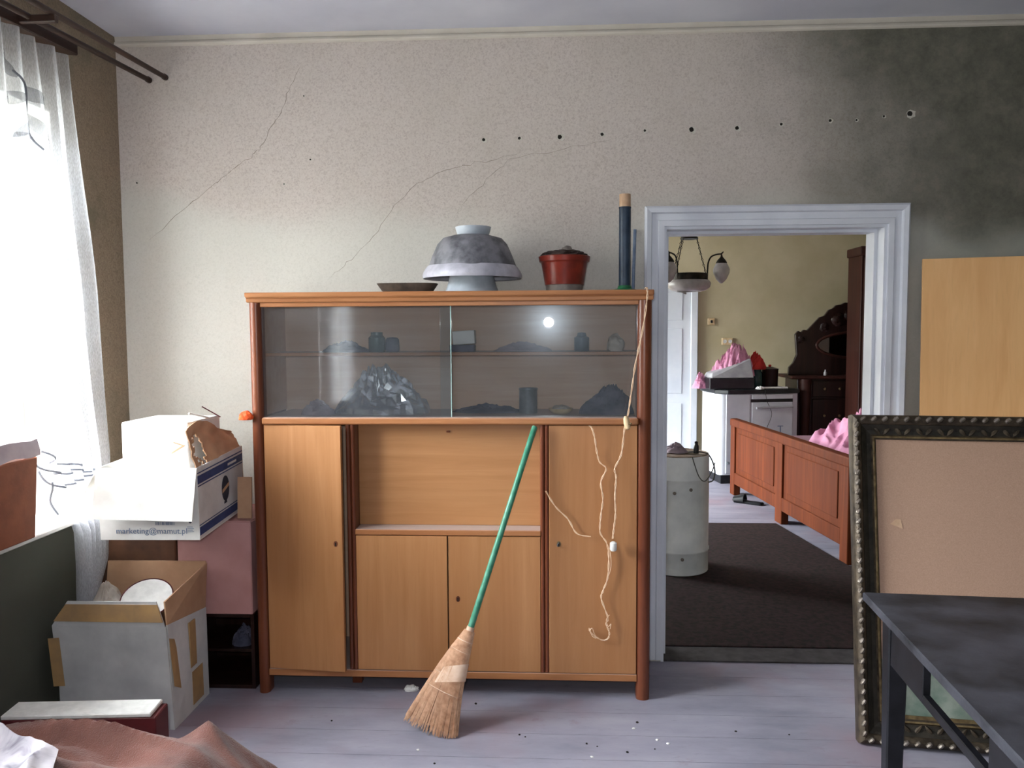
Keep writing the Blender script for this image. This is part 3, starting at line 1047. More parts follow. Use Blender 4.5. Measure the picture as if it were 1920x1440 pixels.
mb = crumple((0.25, 3.22, ZS), (0.042, 0.038, 0.08), 11.0, amp=0.3, freq=1.7, sub=3, ridged=False)
solo(mb, 'crumpled_paper', M_RAGW, 'pale crumpled paper ball at the right end of the cabinet shelf', 'paper', (0.25, 3.22, ZS), smooth=True)
mb = heap((-0.86, 3.24, ZS), (0.10, 0.06, 0.045), 12.0, 36)
solo(mb, 'folded_rag', M_RAGD, 'dark blue rag at the left end of the cabinet shelf', 'rag', (-0.86, 3.24, ZS), smooth=True)
mb = heap((-0.12, 3.25, ZS), (0.13, 0.05, 0.035), 13.0, 36)
solo(mb, 'dark_rag', M_RAGP, 'flat mauve rag in the middle of the cabinet shelf', 'rag', (-0.12, 3.25, ZS), smooth=True)
mb = heap((-0.70, 3.20, ZM), (0.20, 0.09, 0.185), 21.0, 46, 0.6, 3.4, 0.9)
solo(mb, 'plastic_bag', M_FILM, 'crumpled clear plastic bag behind the left glass pane', 'bag', (-0.70, 3.20, ZM))
mb = heap((-0.72, 3.215, ZM), (0.15, 0.06, 0.11), 22.0, 40)
solo(mb, 'bagged_cloth', M_RAGP, 'mauve cloth packed inside the clear plastic bag', 'cloth', (-0.72, 3.21, ZM), smooth=True)
mb = heap((-0.955, 3.15, ZM), (0.07, 0.05, 0.06), 23.0, 40)
solo(mb, 'cloth_bundle', M_RAGP, 'small mauve cloth bundle left of the plastic bag', 'cloth', (-0.935, 3.16, ZM), smooth=True)
th = lathe_thing('tin_can', 'open grey tin can on the cabinet floor behind the right pane', 'can', (-0.102, 3.2, ZM), [(0.0, 0.002), (0.036, 0.0), (0.037, 0.004), (0.0365, 0.094), (0.039, 0.098), (0.038, 0.102), (0.034, 0.098), (0.034, 0.01), (0.0, 0.01)], M_STEEL)
th = thing('soap_dish', 'flat pale dish next to the tin can behind the glass', 'dish', (0.03, 3.18, ZM))
MB().lathe([(0.03, 0), (0.046, 0.012), (0.05, 0.022), (0.046, 0.022), (0.036, 0.01), (0.0, 0.008)], (0.03, 3.18, ZM), 28).build('body', M_CREAM, th, smooth=True)
crumple((0.03, 3.18, ZM + 0.012), (0.034, 0.03, 0.022), 25, sub=3).build('soap', M_RAGW, th, smooth=True)
mb = heap((0.215, 3.2, ZM), (0.11, 0.075, 0.115), 31.0, 70, 0.7, 3.4, 0.3, (0.4, 0))
solo(mb, 'rag_heap', M_RAGD, 'heap of dark blue rags at the right end behind the glass', 'rags', (0.215, 3.2, ZM), smooth=True)
mb = heap((-0.27, 3.24, ZM), (0.14, 0.06, 0.035), 32.0, 50)
solo(mb, 'rag_strip', M_RAGD, 'low dark rags on the cabinet floor left of the tin can', 'rags', (-0.27, 3.24, ZM), smooth=True)

# ------------------------------------------------------------------ broom
br = thing('straw_broom', 'straw broom with a green handle leaning on the cabinet', 'broom', (-0.44, 2.75, 0))
A, Tp = Vector((-0.312, 2.855, 0.335)), Vector((-0.070, 3.000, 1.084))
B = Vector((-0.447, 2.752, 0.002))
MB().tube([A - (Tp - A) * 0.06, A, A + (Tp - A) * 0.5, Tp - (Tp - A) * 0.006, Tp], [0.012, 0.012, 0.0115, 0.011, 0.007], 16).build('handle', M_GREENH, br, smooth=True)
MB().tube([A + (Tp - A) * -0.018, A + (Tp - A) * 0.02], [0.0165, 0.0145], 16).build('ferrule', M_STRAWL, br, smooth=True)


def head(u, v):
    """u across -1..1, v down 0..1: centre line and half-widths of the straw fan"""
    c = A.lerp(B, v) + Vector((-0.010, 0, 0)) * math.sin(v * PI)
    wv = 0.018 + 0.075 * v ** 0.85 + 0.016 * v ** 3
    thk = 0.018 + 0.016 * math.sin(min(1, v * 1.2) * PI / 2)
    return c, wv, thk


WD = Vector((0.86, -0.42, -0.30)).normalized()
ax = (B - A).normalized()
WD = (WD - ax * WD.dot(ax)).normalized()
TD = ax.cross(WD)
mb = MB()


def core(u, v):
    c, w, k = head(0, v * 0.93)
    a = 2 * PI * u
    p = c + WD * (w * 0.93 * math.cos(a)) + TD * (k * 0.85 * math.sin(a))
    p.z = max(p.z, 0.012)
    return p


mb.grid(core, 24, 14)
mb.build('straw_core', M_STRAWD, br, smooth=True)
mb = MB()
rnd = random.Random(5)
for i in range(620):
    a = rnd.uniform(0, 2 * PI)
    rr = rnd.uniform(0.92, 1.08)
    ln = rnd.uniform(0.93, 1.03)
    jit = rnd.uniform(-0.05, 0.05)
    pts = []
    for q in range(6):
        v = ln * q / 5
        c, w, k = head(0, v)
        aa = a + jit * v
        p = c + WD * (w * rr * math.cos(aa)) + TD * (k * rr * math.sin(aa))
        p.z = max(p.z, 0.002 + rnd.uniform(0, 0.004))
        pts.append(p)
    mb.tube(pts, [0.0012, 0.0016, 0.0016, 0.0015, 0.0014, 0.0008], 3)
tag(mb.build('straw_bristles', M_STRAW, br), kind='stuff')
mb = MB()


def band(u, v):
    c, w, k = head(0, 0.36 + v * 0.16)
    a = 2 * PI * u
    return c + WD * (w * 1.06 * math.cos(a)) + TD * (k * 1.10 * math.sin(a)) + ax * (0.05 * math.cos(a) * -0.6)


mb.grid(band, 28, 3)
for vv in (0.10, 0.20, 0.45, 0.60):
    ring = []
    for q in range(25):
        a = 2 * PI * q / 24
        c, w, k = head(0, vv)
        ring.append(c + WD * (w * 1.05 * math.cos(a)) + TD * (k * 1.08 * math.sin(a)))
    mb2 = MB().tube(ring, 0.0016, 5)
    mb2.build('stitching', M_STRAWL, br)
mb.build('binding', M_STRAWL, br, smooth=True)

# ------------------------------------------------------------------ lamp cord hanging down the cabinet
cd = thing('lamp_cord', 'thin tan lamp cord hanging down the right side of the cabinet', 'cord', (0.352, 3.0, 1.6))


def smooth_pts(p, n=6):
    out = []
    for i in range(len(p) - 1):
        p0, p1, p2, p3 = p[max(i - 1, 0)], p[i], p[i + 1], p[min(i + 2, len(p) - 1)]
        for k in range(n):
            t_ = k / n
            out.append(tuple(0.5 * (2 * p1[j] + (p2[j] - p0[j]) * t_ + (2 * p0[j] - 5 * p1[j] + 4 * p2[j] - p3[j]) * t_ * t_ + (3 * p1[j] - p0[j] - 3 * p2[j] + p3[j]) * t_ ** 3) for j in range(3)))
    out.append(p[-1])
    return out


def cord(name, pts, mat=M_CORD, r=0.0029, twist=True, par=cd):
    sp_ = smooth_pts(pts, 10)
    if twist:
        for sgn in (0, PI):
            q = []
            for i, p in enumerate(sp_):
                a = i * 0.55 + sgn
                q.append((p[0] + 0.0022 * math.cos(a), p[1], p[2] + 0.0006 * math.sin(a)))
            MB().tube(q, r * 0.62, 6).build(name, mat, par, smooth=True)
    else:
        MB().tube(sp_, r, 8).build(name, mat, par, smooth=True)


yc = 3.0
main = [(0.352, 1.565), (0.336, 1.446), (0.311, 1.325), (0.294, 1.204), (0.282, 1.125), (0.27, 1.072), (0.259, 0.98), (0.234, 0.922), (0.239, 0.887), (0.235, 0.815), (0.237, 0.743), (0.231, 0.691), (0.227, 0.650)]
second = [(0.137, 1.086), (0.147, 1.075), (0.157, 1.041), (0.167, 0.979), (0.178, 0.943), (0.202, 0.918), (0.182, 0.866), (0.19, 0.804), (0.182, 0.732), (0.18, 0.67), (0.205, 0.628), (0.213, 0.576), (0.209, 0.492), (0.191, 0.44), (0.185, 0.408), (0.21, 0.335), (0.204, 0.309), (0.216, 0.275), (0.21, 0.25), (0.186, 0.245), (0.148, 0.27), (0.138, 0.291)]
third = [(-0.03, 0.83), (0.009, 0.768), (0.056, 0.721), (0.09, 0.665), (0.142, 0.653)]
cord('flex', [(0.350, 3.05, 1.606), (0.351, 3.01, 1.607), (0.352, 2.996, 1.60)] + [(x, 2.997, z) for x, z in main])
cord('flex', [(x, 3.012 - (0.012 if z > 1.0 else 0), z) for x, z in second])
cord('flex', [(0.205, 3.013, 0.628), (0.219, 3.010, 0.59), (0.221, 3.010, 0.53), (0.205, 3.012, 0.485)], twist=False, r=0.0016)
cord('flex', [(0.216, 3.012, 0.345), (0.204, 3.01, 0.325), (0.212, 3.01, 0.30), (0.222, 3.01, 0.31), (0.219, 3.01, 0.29)], twist=False, r=0.0016)
cord('flex', [(0.165, 3.01, 0.252), (0.150, 3.008, 0.262), (0.142, 3.006, 0.285), (0.150, 3.008, 0.292), (0.158, 3.01, 0.27), (0.17, 3.012, 0.252)], twist=False, r=0.0016)
cord('flex', [(x, 3.014, z) for x, z in third])
sw = MB().lathe([(0.004, -0.028), (0.011, -0.022), (0.0125, 0.0), (0.011, 0.016), (0.005, 0.026)], (0, 0, 0), 20)
sw.xf(Matrix.Translation((0.278, 2.992, 1.098)) @ Matrix.Rotation(-0.18, 4, 'Y'))
s_ = sw.build('inline_switch', M_CREAM, cd, smooth=True)
MB().tube([(0.283, 2.978, 1.096), (0.294, 2.972, 1.097)], 0.003, 8).build('switch_button', M_GILT, s_)
pl = MB().lathe([(0.006, 0.018), (0.013, 0.013), (0.0135, -0.012), (0.010, -0.018), (0.0, -0.018)], (0.229, 2.992, 0.622), 20)
p_ = pl.build('plug', M_PLUG, cd, smooth=True)

# ------------------------------------------------------------------ carton stack in the left corner
th = thing('dark_crate', 'dark open crate on the floor under the dusty pink carton', 'crate', (-1.36, 3.2, 0))
for (a, b, c, d, e, f) in ((-1.51, -1.495, 3.06, 3.36, 0, 0.31), (-1.225, -1.21, 3.06, 3.36, 0, 0.31), (-1.495, -1.225, 3.06, 3.36, 0, 0.015), (-1.495, -1.225, 3.06, 3.36, 0.295, 0.31), (-1.495, -1.225, 3.345, 3.36, 0.015, 0.295), (-1.495, -1.225, 3.08, 3.345, 0.145, 0.157)):
    MB().box(a, b, c, d, e, f).build('board', M_DARKW, th, bevel=0.001)
mb = heap((-1.29, 3.16, 0.157), (0.05, 0.06, 0.075), 41, 36)
solo(mb, 'grey_rag', M_RAGD, 'dim grey rag stuffed into the dark crate beside the cabinet', 'rag', (-1.29, 3.16, 0.157), smooth=True)

def carton(th, x0, x1, y0, y1, z0, z1, mat, tape=None, lid=True):
    MB().box(x0, x1, y0, y1, z0, z1).build('body', mat, th, bevel=0.004)
    if tape:
        MB().box((x0 + x1) / 2 - 0.025, (x0 + x1) / 2 + 0.025, y0 - 0.001, y0, z0 + (z1 - z0) * 0.65, z1 - 0.004).build('tape', tape, th)
    if lid:
        ym = (y0 + y1) / 2
        MB().box(x0 + 0.002, x1 - 0.002, y0 + 0.002, ym - 0.001, z1, z1 + 0.003).build('flap', mat, th)
        MB().box(x0 + 0.002, x1 - 0.002, ym + 0.001, y1 - 0.002, z1, z1 + 0.003).build('flap', mat, th)


th = thing('pink_carton', 'dusty pink carton between the cabinet and the brown box', 'box', (-1.36, 3.21, 0.31))
carton(th, -1.515, -1.212, 3.055, 3.37, 0.31, 0.690, M_PINKBOX)
th = thing('brown_carton', 'dark brown carton in the shaded corner behind the open white box', 'box', (-1.69, 3.21, 0))
carton(th, -1.86, -1.525, 3.06, 3.37, 0, 0.655, M_KRAFTD)

# striped carton: open, front flap hanging, kraft flap standing on the right with a torn hole
Tb = Matrix.Translation((-1.470, 2.975, 0.704)) @ Matrix.Rotation(math.radians(2.2), 4, 'X') @ Matrix.Rotation(math.radians(1.5), 4, 'Z')
sb = thing('striped_carton', 'white carton with dark blue stripes and a printed address on the stacked boxes', 'box', (-1.470, 2.975, 0.704), (math.radians(2.2), 0, math.radians(1.5)))
W2, D2, H2, tk = 0.183, 0.222, 0.265, 0.005


def lb(name, mat, x0, x1, y0, y1, z0, z1, par=sb, bevel=0):
    return MB().box(x0, x1, y0, y1, z0, z1).build(name, mat, par, local=True, bevel=bevel)


lb('bottom', M_CARDW, -W2, W2, -D2, D2, 0, tk)
fp = lb('front_panel', M_CARDW, -W2, W2, -D2, -D2 + tk, tk, H2)
lb('back_panel', M_KRAFT, -W2, W2, D2 - tk, D2, tk, H2)
lb('side_panel', M_CARDW, -W2, -W2 + tk, -D2 + tk, D2 - tk, tk, H2)
rp = lb('side_panel', M_CARDG, W2 - tk, W2, -D2 + tk, D2 - tk, tk, H2)
for z0, z1, mt in ((H2 - 0.060, H2 - 0.030, M_BLUE), (H2 - 0.070, H2 - 0.066, M_BLUE), (H2 - 0.022, H2 - 0.018, M_BLUE), (0.016, 0.046, M_BLUE), (0.052, 0.055, M_BLUE)):
    lb('stripe', mt, W2, W2 + 0.0012, -D2 + 0.002, D2 - 0.004, z0, z1, rp)
lb('stripe_lettering', M_CARDW, W2 + 0.001, W2 + 0.0018, 0.06, 0.15, H2 - 0.050, H2 - 0.041, rp)
mb = MB()
out = [(0.03 + 0.036 * math.cos(2 * PI * k / 20), 0.132 + 0.050 * math.sin(2 * PI * k / 20)) for k in range(20)]
mb.prism(out, 'x', W2, W2 + 0.0014)
em = mb.build('emblem', M_INK, rp, local=True)
MB().prism([(-0.004, 0.118), (0.064, 0.136), (0.064, 0.150), (-0.004, 0.132)], 'x', W2 + 0.0012, W2 + 0.002).build('emblem_band', M_KRAFT, rp, local=True)
MB().prism([(0.012, 0.074), (0.04, 0.074), (0.036, 0.084), (0.016, 0.084)], 'x', W2, W2 + 0.0014).build('emblem_foot', M_INK, rp, local=True)
# front flap folded down over the printed front
mb = MB()
mb.hexa([(-W2 - 0.012, -D2 - 0.030, 0.085), (W2 - 0.012, -D2 - 0.034, 0.078), (W2 - 0.012, -D2 - 0.029, 0.078), (-W2 - 0.012, -D2 - 0.025, 0.085),
         (-W2, -D2 - 0.006, H2 + 0.002), (W2 + 0.002, -D2 - 0.006, H2), (W2 + 0.002, -D2 + 0.001, H2), (-W2, -D2 + 0.001, H2 + 0.002)])
mb.build('front_flap', M_CARDW, sb, local=True)
# left flap folded outwards, back flap up
MB().hexa([(-W2 - 0.05, -D2, H2 - 0.09), (-W2 - 0.046, -D2, H2 - 0.09), (-W2 - 0.046, D2, H2 - 0.09), (-W2 - 0.05, D2, H2 - 0.09), (-W2, -D2, H2), (-W2 + 0.004, -D2, H2), (-W2 + 0.004, D2, H2), (-W2, D2, H2)]).build('side_flap', M_CARDW, sb, local=True)
mb = MB()


def kflap(u, v):
    y = -D2 + 0.004 + u * (2 * D2 - 0.02)
    z = H2 + v * (0.135 + 0.022 * math.sin(u * 5.0) - 0.05 * u * u) + 0.006 * noise.noise(Vector((u * 9, v * 4, 2)))
    x = W2 - 0.003 - 0.030 * v - 0.022 * math.sin(v * 2.6) * math.sin(u * PI) + 0.010 * noise.noise(Vector((u * 6, v * 5, 7)))
    return (x, y, z)


mb.grid(kflap, 34, 14, skip=lambda u, v: ((u - 0.17) / 0.10) ** 2 + ((v - 0.36) / 0.34) ** 2 < 1 + 0.35 * math.sin(u * 60 + v * 30))
mb.build('torn_flap', M_KRAFT, sb, local=True, smooth=True, solid=0.004)


def text(body, size, mat, parent, mloc, name):
    cu = bpy.data.curves.new(name, 'FONT')
    cu.body = body
    cu.size = size
    cu.extrude = 0.0004
    cu.align_x = 'LEFT'
    cu.resolution_u = 3
    tmp = bpy.data.objects.new(name, cu)
    COL.objects.link(tmp)
    dg = bpy.context.evaluated_depsgraph_get()
    me = bpy.data.meshes.new_from_object(tmp.evaluated_get(dg))
    bpy.data.objects.remove(tmp)
    me.materials.clear()
    me.materials.append(mat)
    me.transform(mloc)
    o = bpy.data.objects.new(name, me)
    COL.objects.link(o)
    o.parent = parent
    return o


text('marketing@mamut.pl', 0.030, M_GREYINK, fp, Matrix.Translation((-0.125, -D2 - 0.0008, 0.024)) @ Matrix.Rotation(PI / 2, 4, 'X'), 'address_lettering')
mb = MB()
rnd = random.Random(2)
x = 0.022
while x < 0.092:
    w = rnd.choice((0.0012, 0.002, 0.003))
    mb.box(x, x + w, -D2 - 0.0008, -D2, 0.056, 0.068)
    x += w + rnd.choice((0.001, 0.0016, 0.0024))
mb.build('barcode', M_GREYINK, fp, local=True)
MB().lathe([(0.0058, 0), (0.0058, 0.0008)], (0, 0, 0), 16).xf(Matrix.Translation((0.150, -D2, 0.068)) @ Matrix.Rotation(PI / 2, 4, 'X')).build('round_mark', M_INK, fp, local=True)
mb = MB()
for q in range(4):
    mb.box(0.138, 0.162 - 0.004 * (q % 2), -D2 - 0.0007, -D2, 0.030 + q * 0.006, 0.032 + q * 0.006)
mb.build('small_print', M_GREYINK, fp, local=True)

# smaller white box standing in the striped carton
wb2 = thing('white_box', 'plain white box standing inside the striped carton', 'box', (-1.475, 2.97, 0.712), (0, 0, math.radians(-2)))
MB().box(-0.130, 0.130, -0.13, 0.13, 0.0, 0.400).build('body', M_CARDW, wb2, local=True, bevel=0.004)
MB().box(-0.127, 0.127, -0.127, -0.001, 0.400, 0.403).build('lid_flap', M_CARDW, wb2, local=True)
MB().box(-0.127, 0.127, 0.001, 0.127, 0.400, 0.403).build('lid_flap', M_CARDW, wb2, local=True)
MB().prism([(0.062, 0.285), (0.118, 0.318), (0.070, 0.332), (0.074, 0.326), (0.104, 0.317), (0.064, 0.292)], 'y', -0.1308, -0.130).build('arrow_print', M_KRAFT, wb2, local=True)
solo(MB().tube([(-1.345, 3.00, 1.115), (-1.375, 2.90, 1.142)], 0.0035, 8), 'white_straw', M_PLUG, 'thin white stick lying on top of the boxes', 'stick', (-1.345, 3.0, 1.115))
solo(MB().tube([(-1.305, 3.02, 1.116), (-1.365, 2.99, 1.160)], 0.0022, 8), 'red_stick', M_BOXRED, 'thin dark red stick poking up behind the white box', 'stick', (-1.31, 3.02, 1.116))
solo(MB().box(-1.262, -1.205, 3.052, 3.058, 0.695, 0.86).xf(Matrix.Translation((-1.235, 3.2, 0.7)) @ Matrix.Rotation(math.radians(-4), 4, 'X') @ Matrix.Translation((1.235, -3.2, -0.7))), 'kraft_sheet', M_KRAFT, 'strip of brown card wedged between the cartons and the cabinet', 'card', (-1.235, 3.06, 0.69))

# lower open white box with lifted flaps
ob = thing('open_white_box', 'dirty white open cardboard box with brown tape on the floor', 'box', (-1.59, 2.865, 0))
x0, x1, y0, y1, zf = -1.815, -1.388, 2.722, 3.012, 0.385
mb = MB().hexa([(x0 + 0.02, y0, 0), (x1 + 0.006, y0, 0), (x1 + 0.006, y0 + 0.006, 0), (x0 + 0.02, y0 + 0.006, 0), (x0 - 0.01, y0 - 0.006, zf), (x1 - 0.012, y0 - 0.006, zf), (x1 - 0.012, y0, zf), (x0 - 0.01, y0, zf)])
fpn = mb.build('front_panel', M_CARDG, ob)
MB().box(x0, x0 + 0.006, y0 + 0.006, y1, 0, zf).build('side_panel', M_CARDG, ob)
mb = MB().hexa([(x1, y0 + 0.004, 0), (x1 + 0.006, y0 + 0.004, 0), (x1 + 0.006, y1, 0), (x1, y1, 0), (x1 - 0.016, y0 + 0.004, zf + 0.005), (x1 - 0.010, y0 + 0.004, zf + 0.005), (x1 + 0.004, y1, zf - 0.030), (x1 - 0.002, y1, zf - 0.030)])
spn = mb.build('side_panel', M_CARDG, ob)
MB().box(x0, x1, y1 - 0.006, y1, 0, zf - 0.03).build('back_panel', M_CARDG, ob)
MB().box(x0, x1, y0 + 0.006, y1 - 0.006, 0, 0.006).build('bottom', M_CARDG, ob)
# raised flaps
MB().hexa([(x0 - 0.01, y0 - 0.006, zf), (x1 - 0.015, y0 - 0.006, zf), (x1 - 0.015, y0, zf), (x0 - 0.01, y0, zf), (x0 + 0.045, y0 + 0.004, zf + 0.088), (x1 - 0.050, y0 + 0.004, zf + 0.090), (x1 - 0.050, y0 + 0.010, zf + 0.090), (x0 + 0.045, y0 + 0.010, zf + 0.088)]).build('front_flap', M_CARDG, ob)
MB().hexa([(x1 - 0.016, y0 + 0.004, zf + 0.005), (x1 - 0.011, y0 + 0.004, zf + 0.005), (x1 + 0.002, y1, zf - 0.030), (x1 - 0.003, y1, zf - 0.030), (x1 - 0.030, y0 + 0.02, zf + 0.085), (x1 - 0.025, y0 + 0.02, zf + 0.085), (x1 + 0.014, y1 + 0.0, zf + 0.150), (x1 + 0.009, y1 + 0.0, zf + 0.150)]).build('side_flap', M_KRAFT, ob)
MB().hexa([(x0 + 0.02, y1 - 0.006, zf - 0.03), (x1, y1 - 0.006, zf - 0.03), (x1, y1, zf - 0.03), (x0 + 0.02, y1, zf - 0.03), (x0 + 0.03, y1 + 0.010, zf + 0.150), (x1 + 0.006, y1 + 0.004, zf + 0.155), (x1 + 0.006, y1 + 0.010, zf + 0.155), (x0 + 0.03, y1 + 0.016, zf + 0.150)]).build('back_flap', M_KRAFT, ob)


def frontpt(u, z, off):
    """point on the leaning front panel / flap"""
    return (x0 + u * (x1 - x0), y0 - 0.007 - off, z)


MB().hexa([(x0 - 0.002, y0 - 0.0085, zf + 0.018), (x1 - 0.022, y0 - 0.0085, zf + 0.018), (x1 - 0.022, y0 - 0.002, zf + 0.018), (x0 - 0.002, y0 - 0.002, zf + 0.018), (x0 + 0.040, y0 + 0.001, zf + 0.078), (x1 - 0.046, y0 + 0.001, zf + 0.080), (x1 - 0.046, y0 + 0.006, zf + 0.080), (x0 + 0.040, y0 + 0.006, zf + 0.078)]).build('tape', M_TAPE, ob)
MB().hexa([(x1 + 0.0062, y0 + 0.008, 0.16), (x1 + 0.0072, y0 + 0.008, 0.16), (x1 + 0.0065, y0 + 0.06, 0.13), (x1 + 0.0055, y0 + 0.06, 0.13), (x1 - 0.0105, y0 + 0.008, 0.36), (x1 - 0.0095, y0 + 0.008, 0.36), (x1 - 0.0080, y0 + 0.05, 0.355), (x1 - 0.0090, y0 + 0.05, 0.355)]).build('tape', M_TAPE, ob)
for (ya, yb, za, zb) in ((0.14, 0.19, 0.17, 0.345), (0.15, 0.24, 0.02, 0.15)):
    MB().hexa([(x1 + 0.0060, y0 + ya, za), (x1 + 0.0075, y0 + ya, za), (x1 + 0.0075, y0 + yb, za), (x1 + 0.006, y0 + yb, za), (x1 + 0.000, y0 + ya, zb), (x1 + 0.0055, y0 + ya, zb), (x1 + 0.0060, y0 + yb, zb), (x1 + 0.000, y0 + yb, zb)]).build('tape', M_TAPE, ob)
MB().box(x0 - 0.018, x0 + 0.024, y0 - 0.0095, y0 - 0.0075, 0.16, 0.34).xf(Matrix.Translation((x0, y0, 0.25)) @ Matrix.Rotation(-0.08, 4, 'Y') @ Matrix.Translation((-x0, -y0, -0.25))).build('tape', M_TAPE, ob)
# contents
solo(MB().box(x0 + 0.012, x1 - 0.022, y0 + 0.012, y1 - 0.014, 0.007, 0.36), 'packed_books', M_KRAFTD, 'dark packed papers filling the open white box', 'papers', ((x0 + x1) / 2, 2.86, 0.007))
mb = heap((-1.685, 2.84, 0.361), (0.085, 0.075, 0.165), 54, 70, 0.35, 1.8, 0.4)
solo(mb, 'white_cloth', M_RAGW, 'crumpled off-white cloth sticking out of the open white box', 'cloth', (-1.72, 2.84, 0.361), smooth=True)
th = thing('enamel_plate', 'white plate with a red rim lying in the open box', 'plate', (-1.535, 2.85, 0.43), (math.radians(32), math.radians(8), 0))
MB().lathe([(0.0, 0.004), (0.055, 0.0), (0.06, 0.004), (0.092, 0.020), (0.092, 0.023), (0.058, 0.009), (0.0, 0.009)], (0, 0, 0), 40).build('dish', M_PLUG, th, local=True, smooth=True)
ring = [(0.093 * math.cos(2 * PI * q / 40), 0.093 * math.sin(2 * PI * q / 40), 0.022) for q in range(41)]
MB().tube(ring, 0.0025, 6).build('rim', M_BOXRED, th, local=True, smooth=True)
# ------------------------------------------------------------------ curtain, rods, things on the sill
RODG = 'wooden curtain rods above the window'
for (p, q, lbl) in (((-1.732, 3.385, 2.530), (-1.732, 0.9, 2.415), 'dark wooden curtain rod nearer the window wall'), ((-1.660, 3.385, 2.540), (-1.660, 0.9, 2.445), 'dark wooden curtain rod farther from the window wall')):
    th = thing('curtain_rod', lbl, 'curtain rod', p, group=RODG)
    MB().tube([p, q], 0.0105, 14).build('rod', M_ROD, th, smooth=True)
    P_, Q_ = Vector(p), Vector(q)
    d_ = (Q_ - P_).normalized()
    MB().tube([P_ - d_ * 0.004, P_ + d_ * 0.012], 0.013, 14).build('end_cap', M_ROD, th, smooth=True)
th = thing('curtain_rail', 'dark wooden curtain rail board above the sheer curtain', 'curtain rail', (-1.80, 1.9, 2.47))
MB().hexa([(-1.86, 0.9, 2.395), (-1.765, 0.9, 2.385), (-1.765, 2.93, 2.478), (-1.86, 2.93, 2.488), (-1.86, 0.9, 2.44), (-1.765, 0.9, 2.44), (-1.765, 2.93, 2.535), (-1.86, 2.93, 2.535)]).build('board', M_ROD, th, bevel=0.004)
for yy in (2.6, 1.2):
    MB().box(-1.88, -1.64, yy, yy + 0.02, 2.49 - (2.93 - yy) * 0.045, 2.515 - (2.93 - yy) * 0.045).build('bracket', M_ROD, th, bevel=0.003)


def cur_edge(z):
    yl = max(2.44, 2.48 - (z - 1.353) * 0.505)
    if z < 0.85:
        yl = min(yl, 2.80 + (0.85 - z) * 0.06)
    pts = [(0.36, 2.885), (0.47, 2.90), (0.57, 2.965), (0.97, 3.005), (1.29, 2.985), (1.90, 2.94), (2.47, 2.885)]
    for (za, ya), (zb, yb) in zip(pts[:-1], pts[1:]):
        if z <= zb:
            t_ = max(0, (z - za) / (zb - za))
            return yl, ya + (yb - ya) * t_
    return yl, pts[-1][1]


def cur_x(yn, z):
    # yn: 0..1 across; folds get tighter towards the gathered bottom
    amp = 0.016 + 0.012 * (1 - min(1, max(0, (z - 0.4) / 2)))
    x = -1.772 + amp * math.sin(yn * 2 * PI * 5 + 1.4 * z + 0.7 * math.sin(3 * z)) + 0.010 * noise.noise(Vector((yn * 6, z * 2.2, 1)))
    # hangs clear of the carton on the sill
    return x


ct = thing('sheer_curtain', 'sheer white leaf-printed curtain at the bright window by the cartons', 'curtain', (-1.77, 2.7, 0.4))
mb = MB()


def curf(u, v):
    z = 0.38 + v * (2.455 - 0.38)
    yl, yr = cur_edge(z)
    return (cur_x(u, z), yl + (yr - yl) * u, z)


mb.grid(curf, 190, 90)
mb.build('voile', M_SHEER, ct, smooth=True)


def on_cur(y, z, off=0.0035):
    yl, yr = cur_edge(z)
    return (cur_x((y - yl) / (yr - yl), z) + off, y, z)


def leaf(y, z, L, w, ang, name='leaf_print', mat=None):
    mb = MB()

    def f(u, v):
        s_ = u * L
        half = w * math.sin(PI * min(1, u * 0.97 + 0.015)) ** 0.8 * (1 - 0.25 * u)
        q = (v - 0.5) * 2 * half
        yy = y + s_ * math.cos(ang) - q * math.sin(ang)
        zz = z + s_ * math.sin(ang) + q * math.cos(ang)
        return on_cur(yy, zz)
    mb.grid(f, 12, 4)
    mb.build(name, mat or M_LEAF, ct)


def twig(pts, r=0.003):
    sp_ = smooth_pts([(0, a, b) for a, b in pts], 8)
    MB().tube([on_cur(a, b) for _, a, b in sp_], r, 5).build('branch_print', M_LEAFL, ct)


twig([(2.565, 2.31), (2.60, 2.27), (2.625, 2.20), (2.66, 2.12), (2.69, 2.08)], 0.004)
for a in ((2.575, 2.29, 0.10, 0.022, 2.4), (2.60, 2.275, 0.13, 0.026, -0.25), (2.612, 2.24, 0.12, 0.024, 3.5), (2.63, 2.20, 0.14, 0.022, -0.75), (2.64, 2.165, 0.10, 0.018, 3.9), (2.665, 2.12, 0.10, 0.016, -0.5), (2.55, 2.10, 0.09, 0.014, 0.1), (2.53, 2.03, 0.10, 0.013, 0.25), (2.60, 2.02, 0.10, 0.012, -0.7), (2.58, 1.93, 0.06, 0.016, 0.1)):
    leaf(*a)
leaf(2.695, 1.30, 0.05, 0.014, 1.3)
leaf(2.70, 1.235, 0.05, 0.018, 1.4)
for pts in ([(2.60, 1.02), (2.66, 0.965), (2.74, 0.94), (2.80, 0.945), (2.86, 0.925), (2.98, 0.922)], [(2.62, 1.04), (2.70, 0.985), (2.80, 0.965), (2.84, 0.935)], [(2.64, 0.965), (2.70, 0.90), (2.78, 0.90), (2.88, 0.91)], [(2.63, 0.93), (2.66, 0.86), (2.70, 0.80)]):
    twig(pts, 0.004)

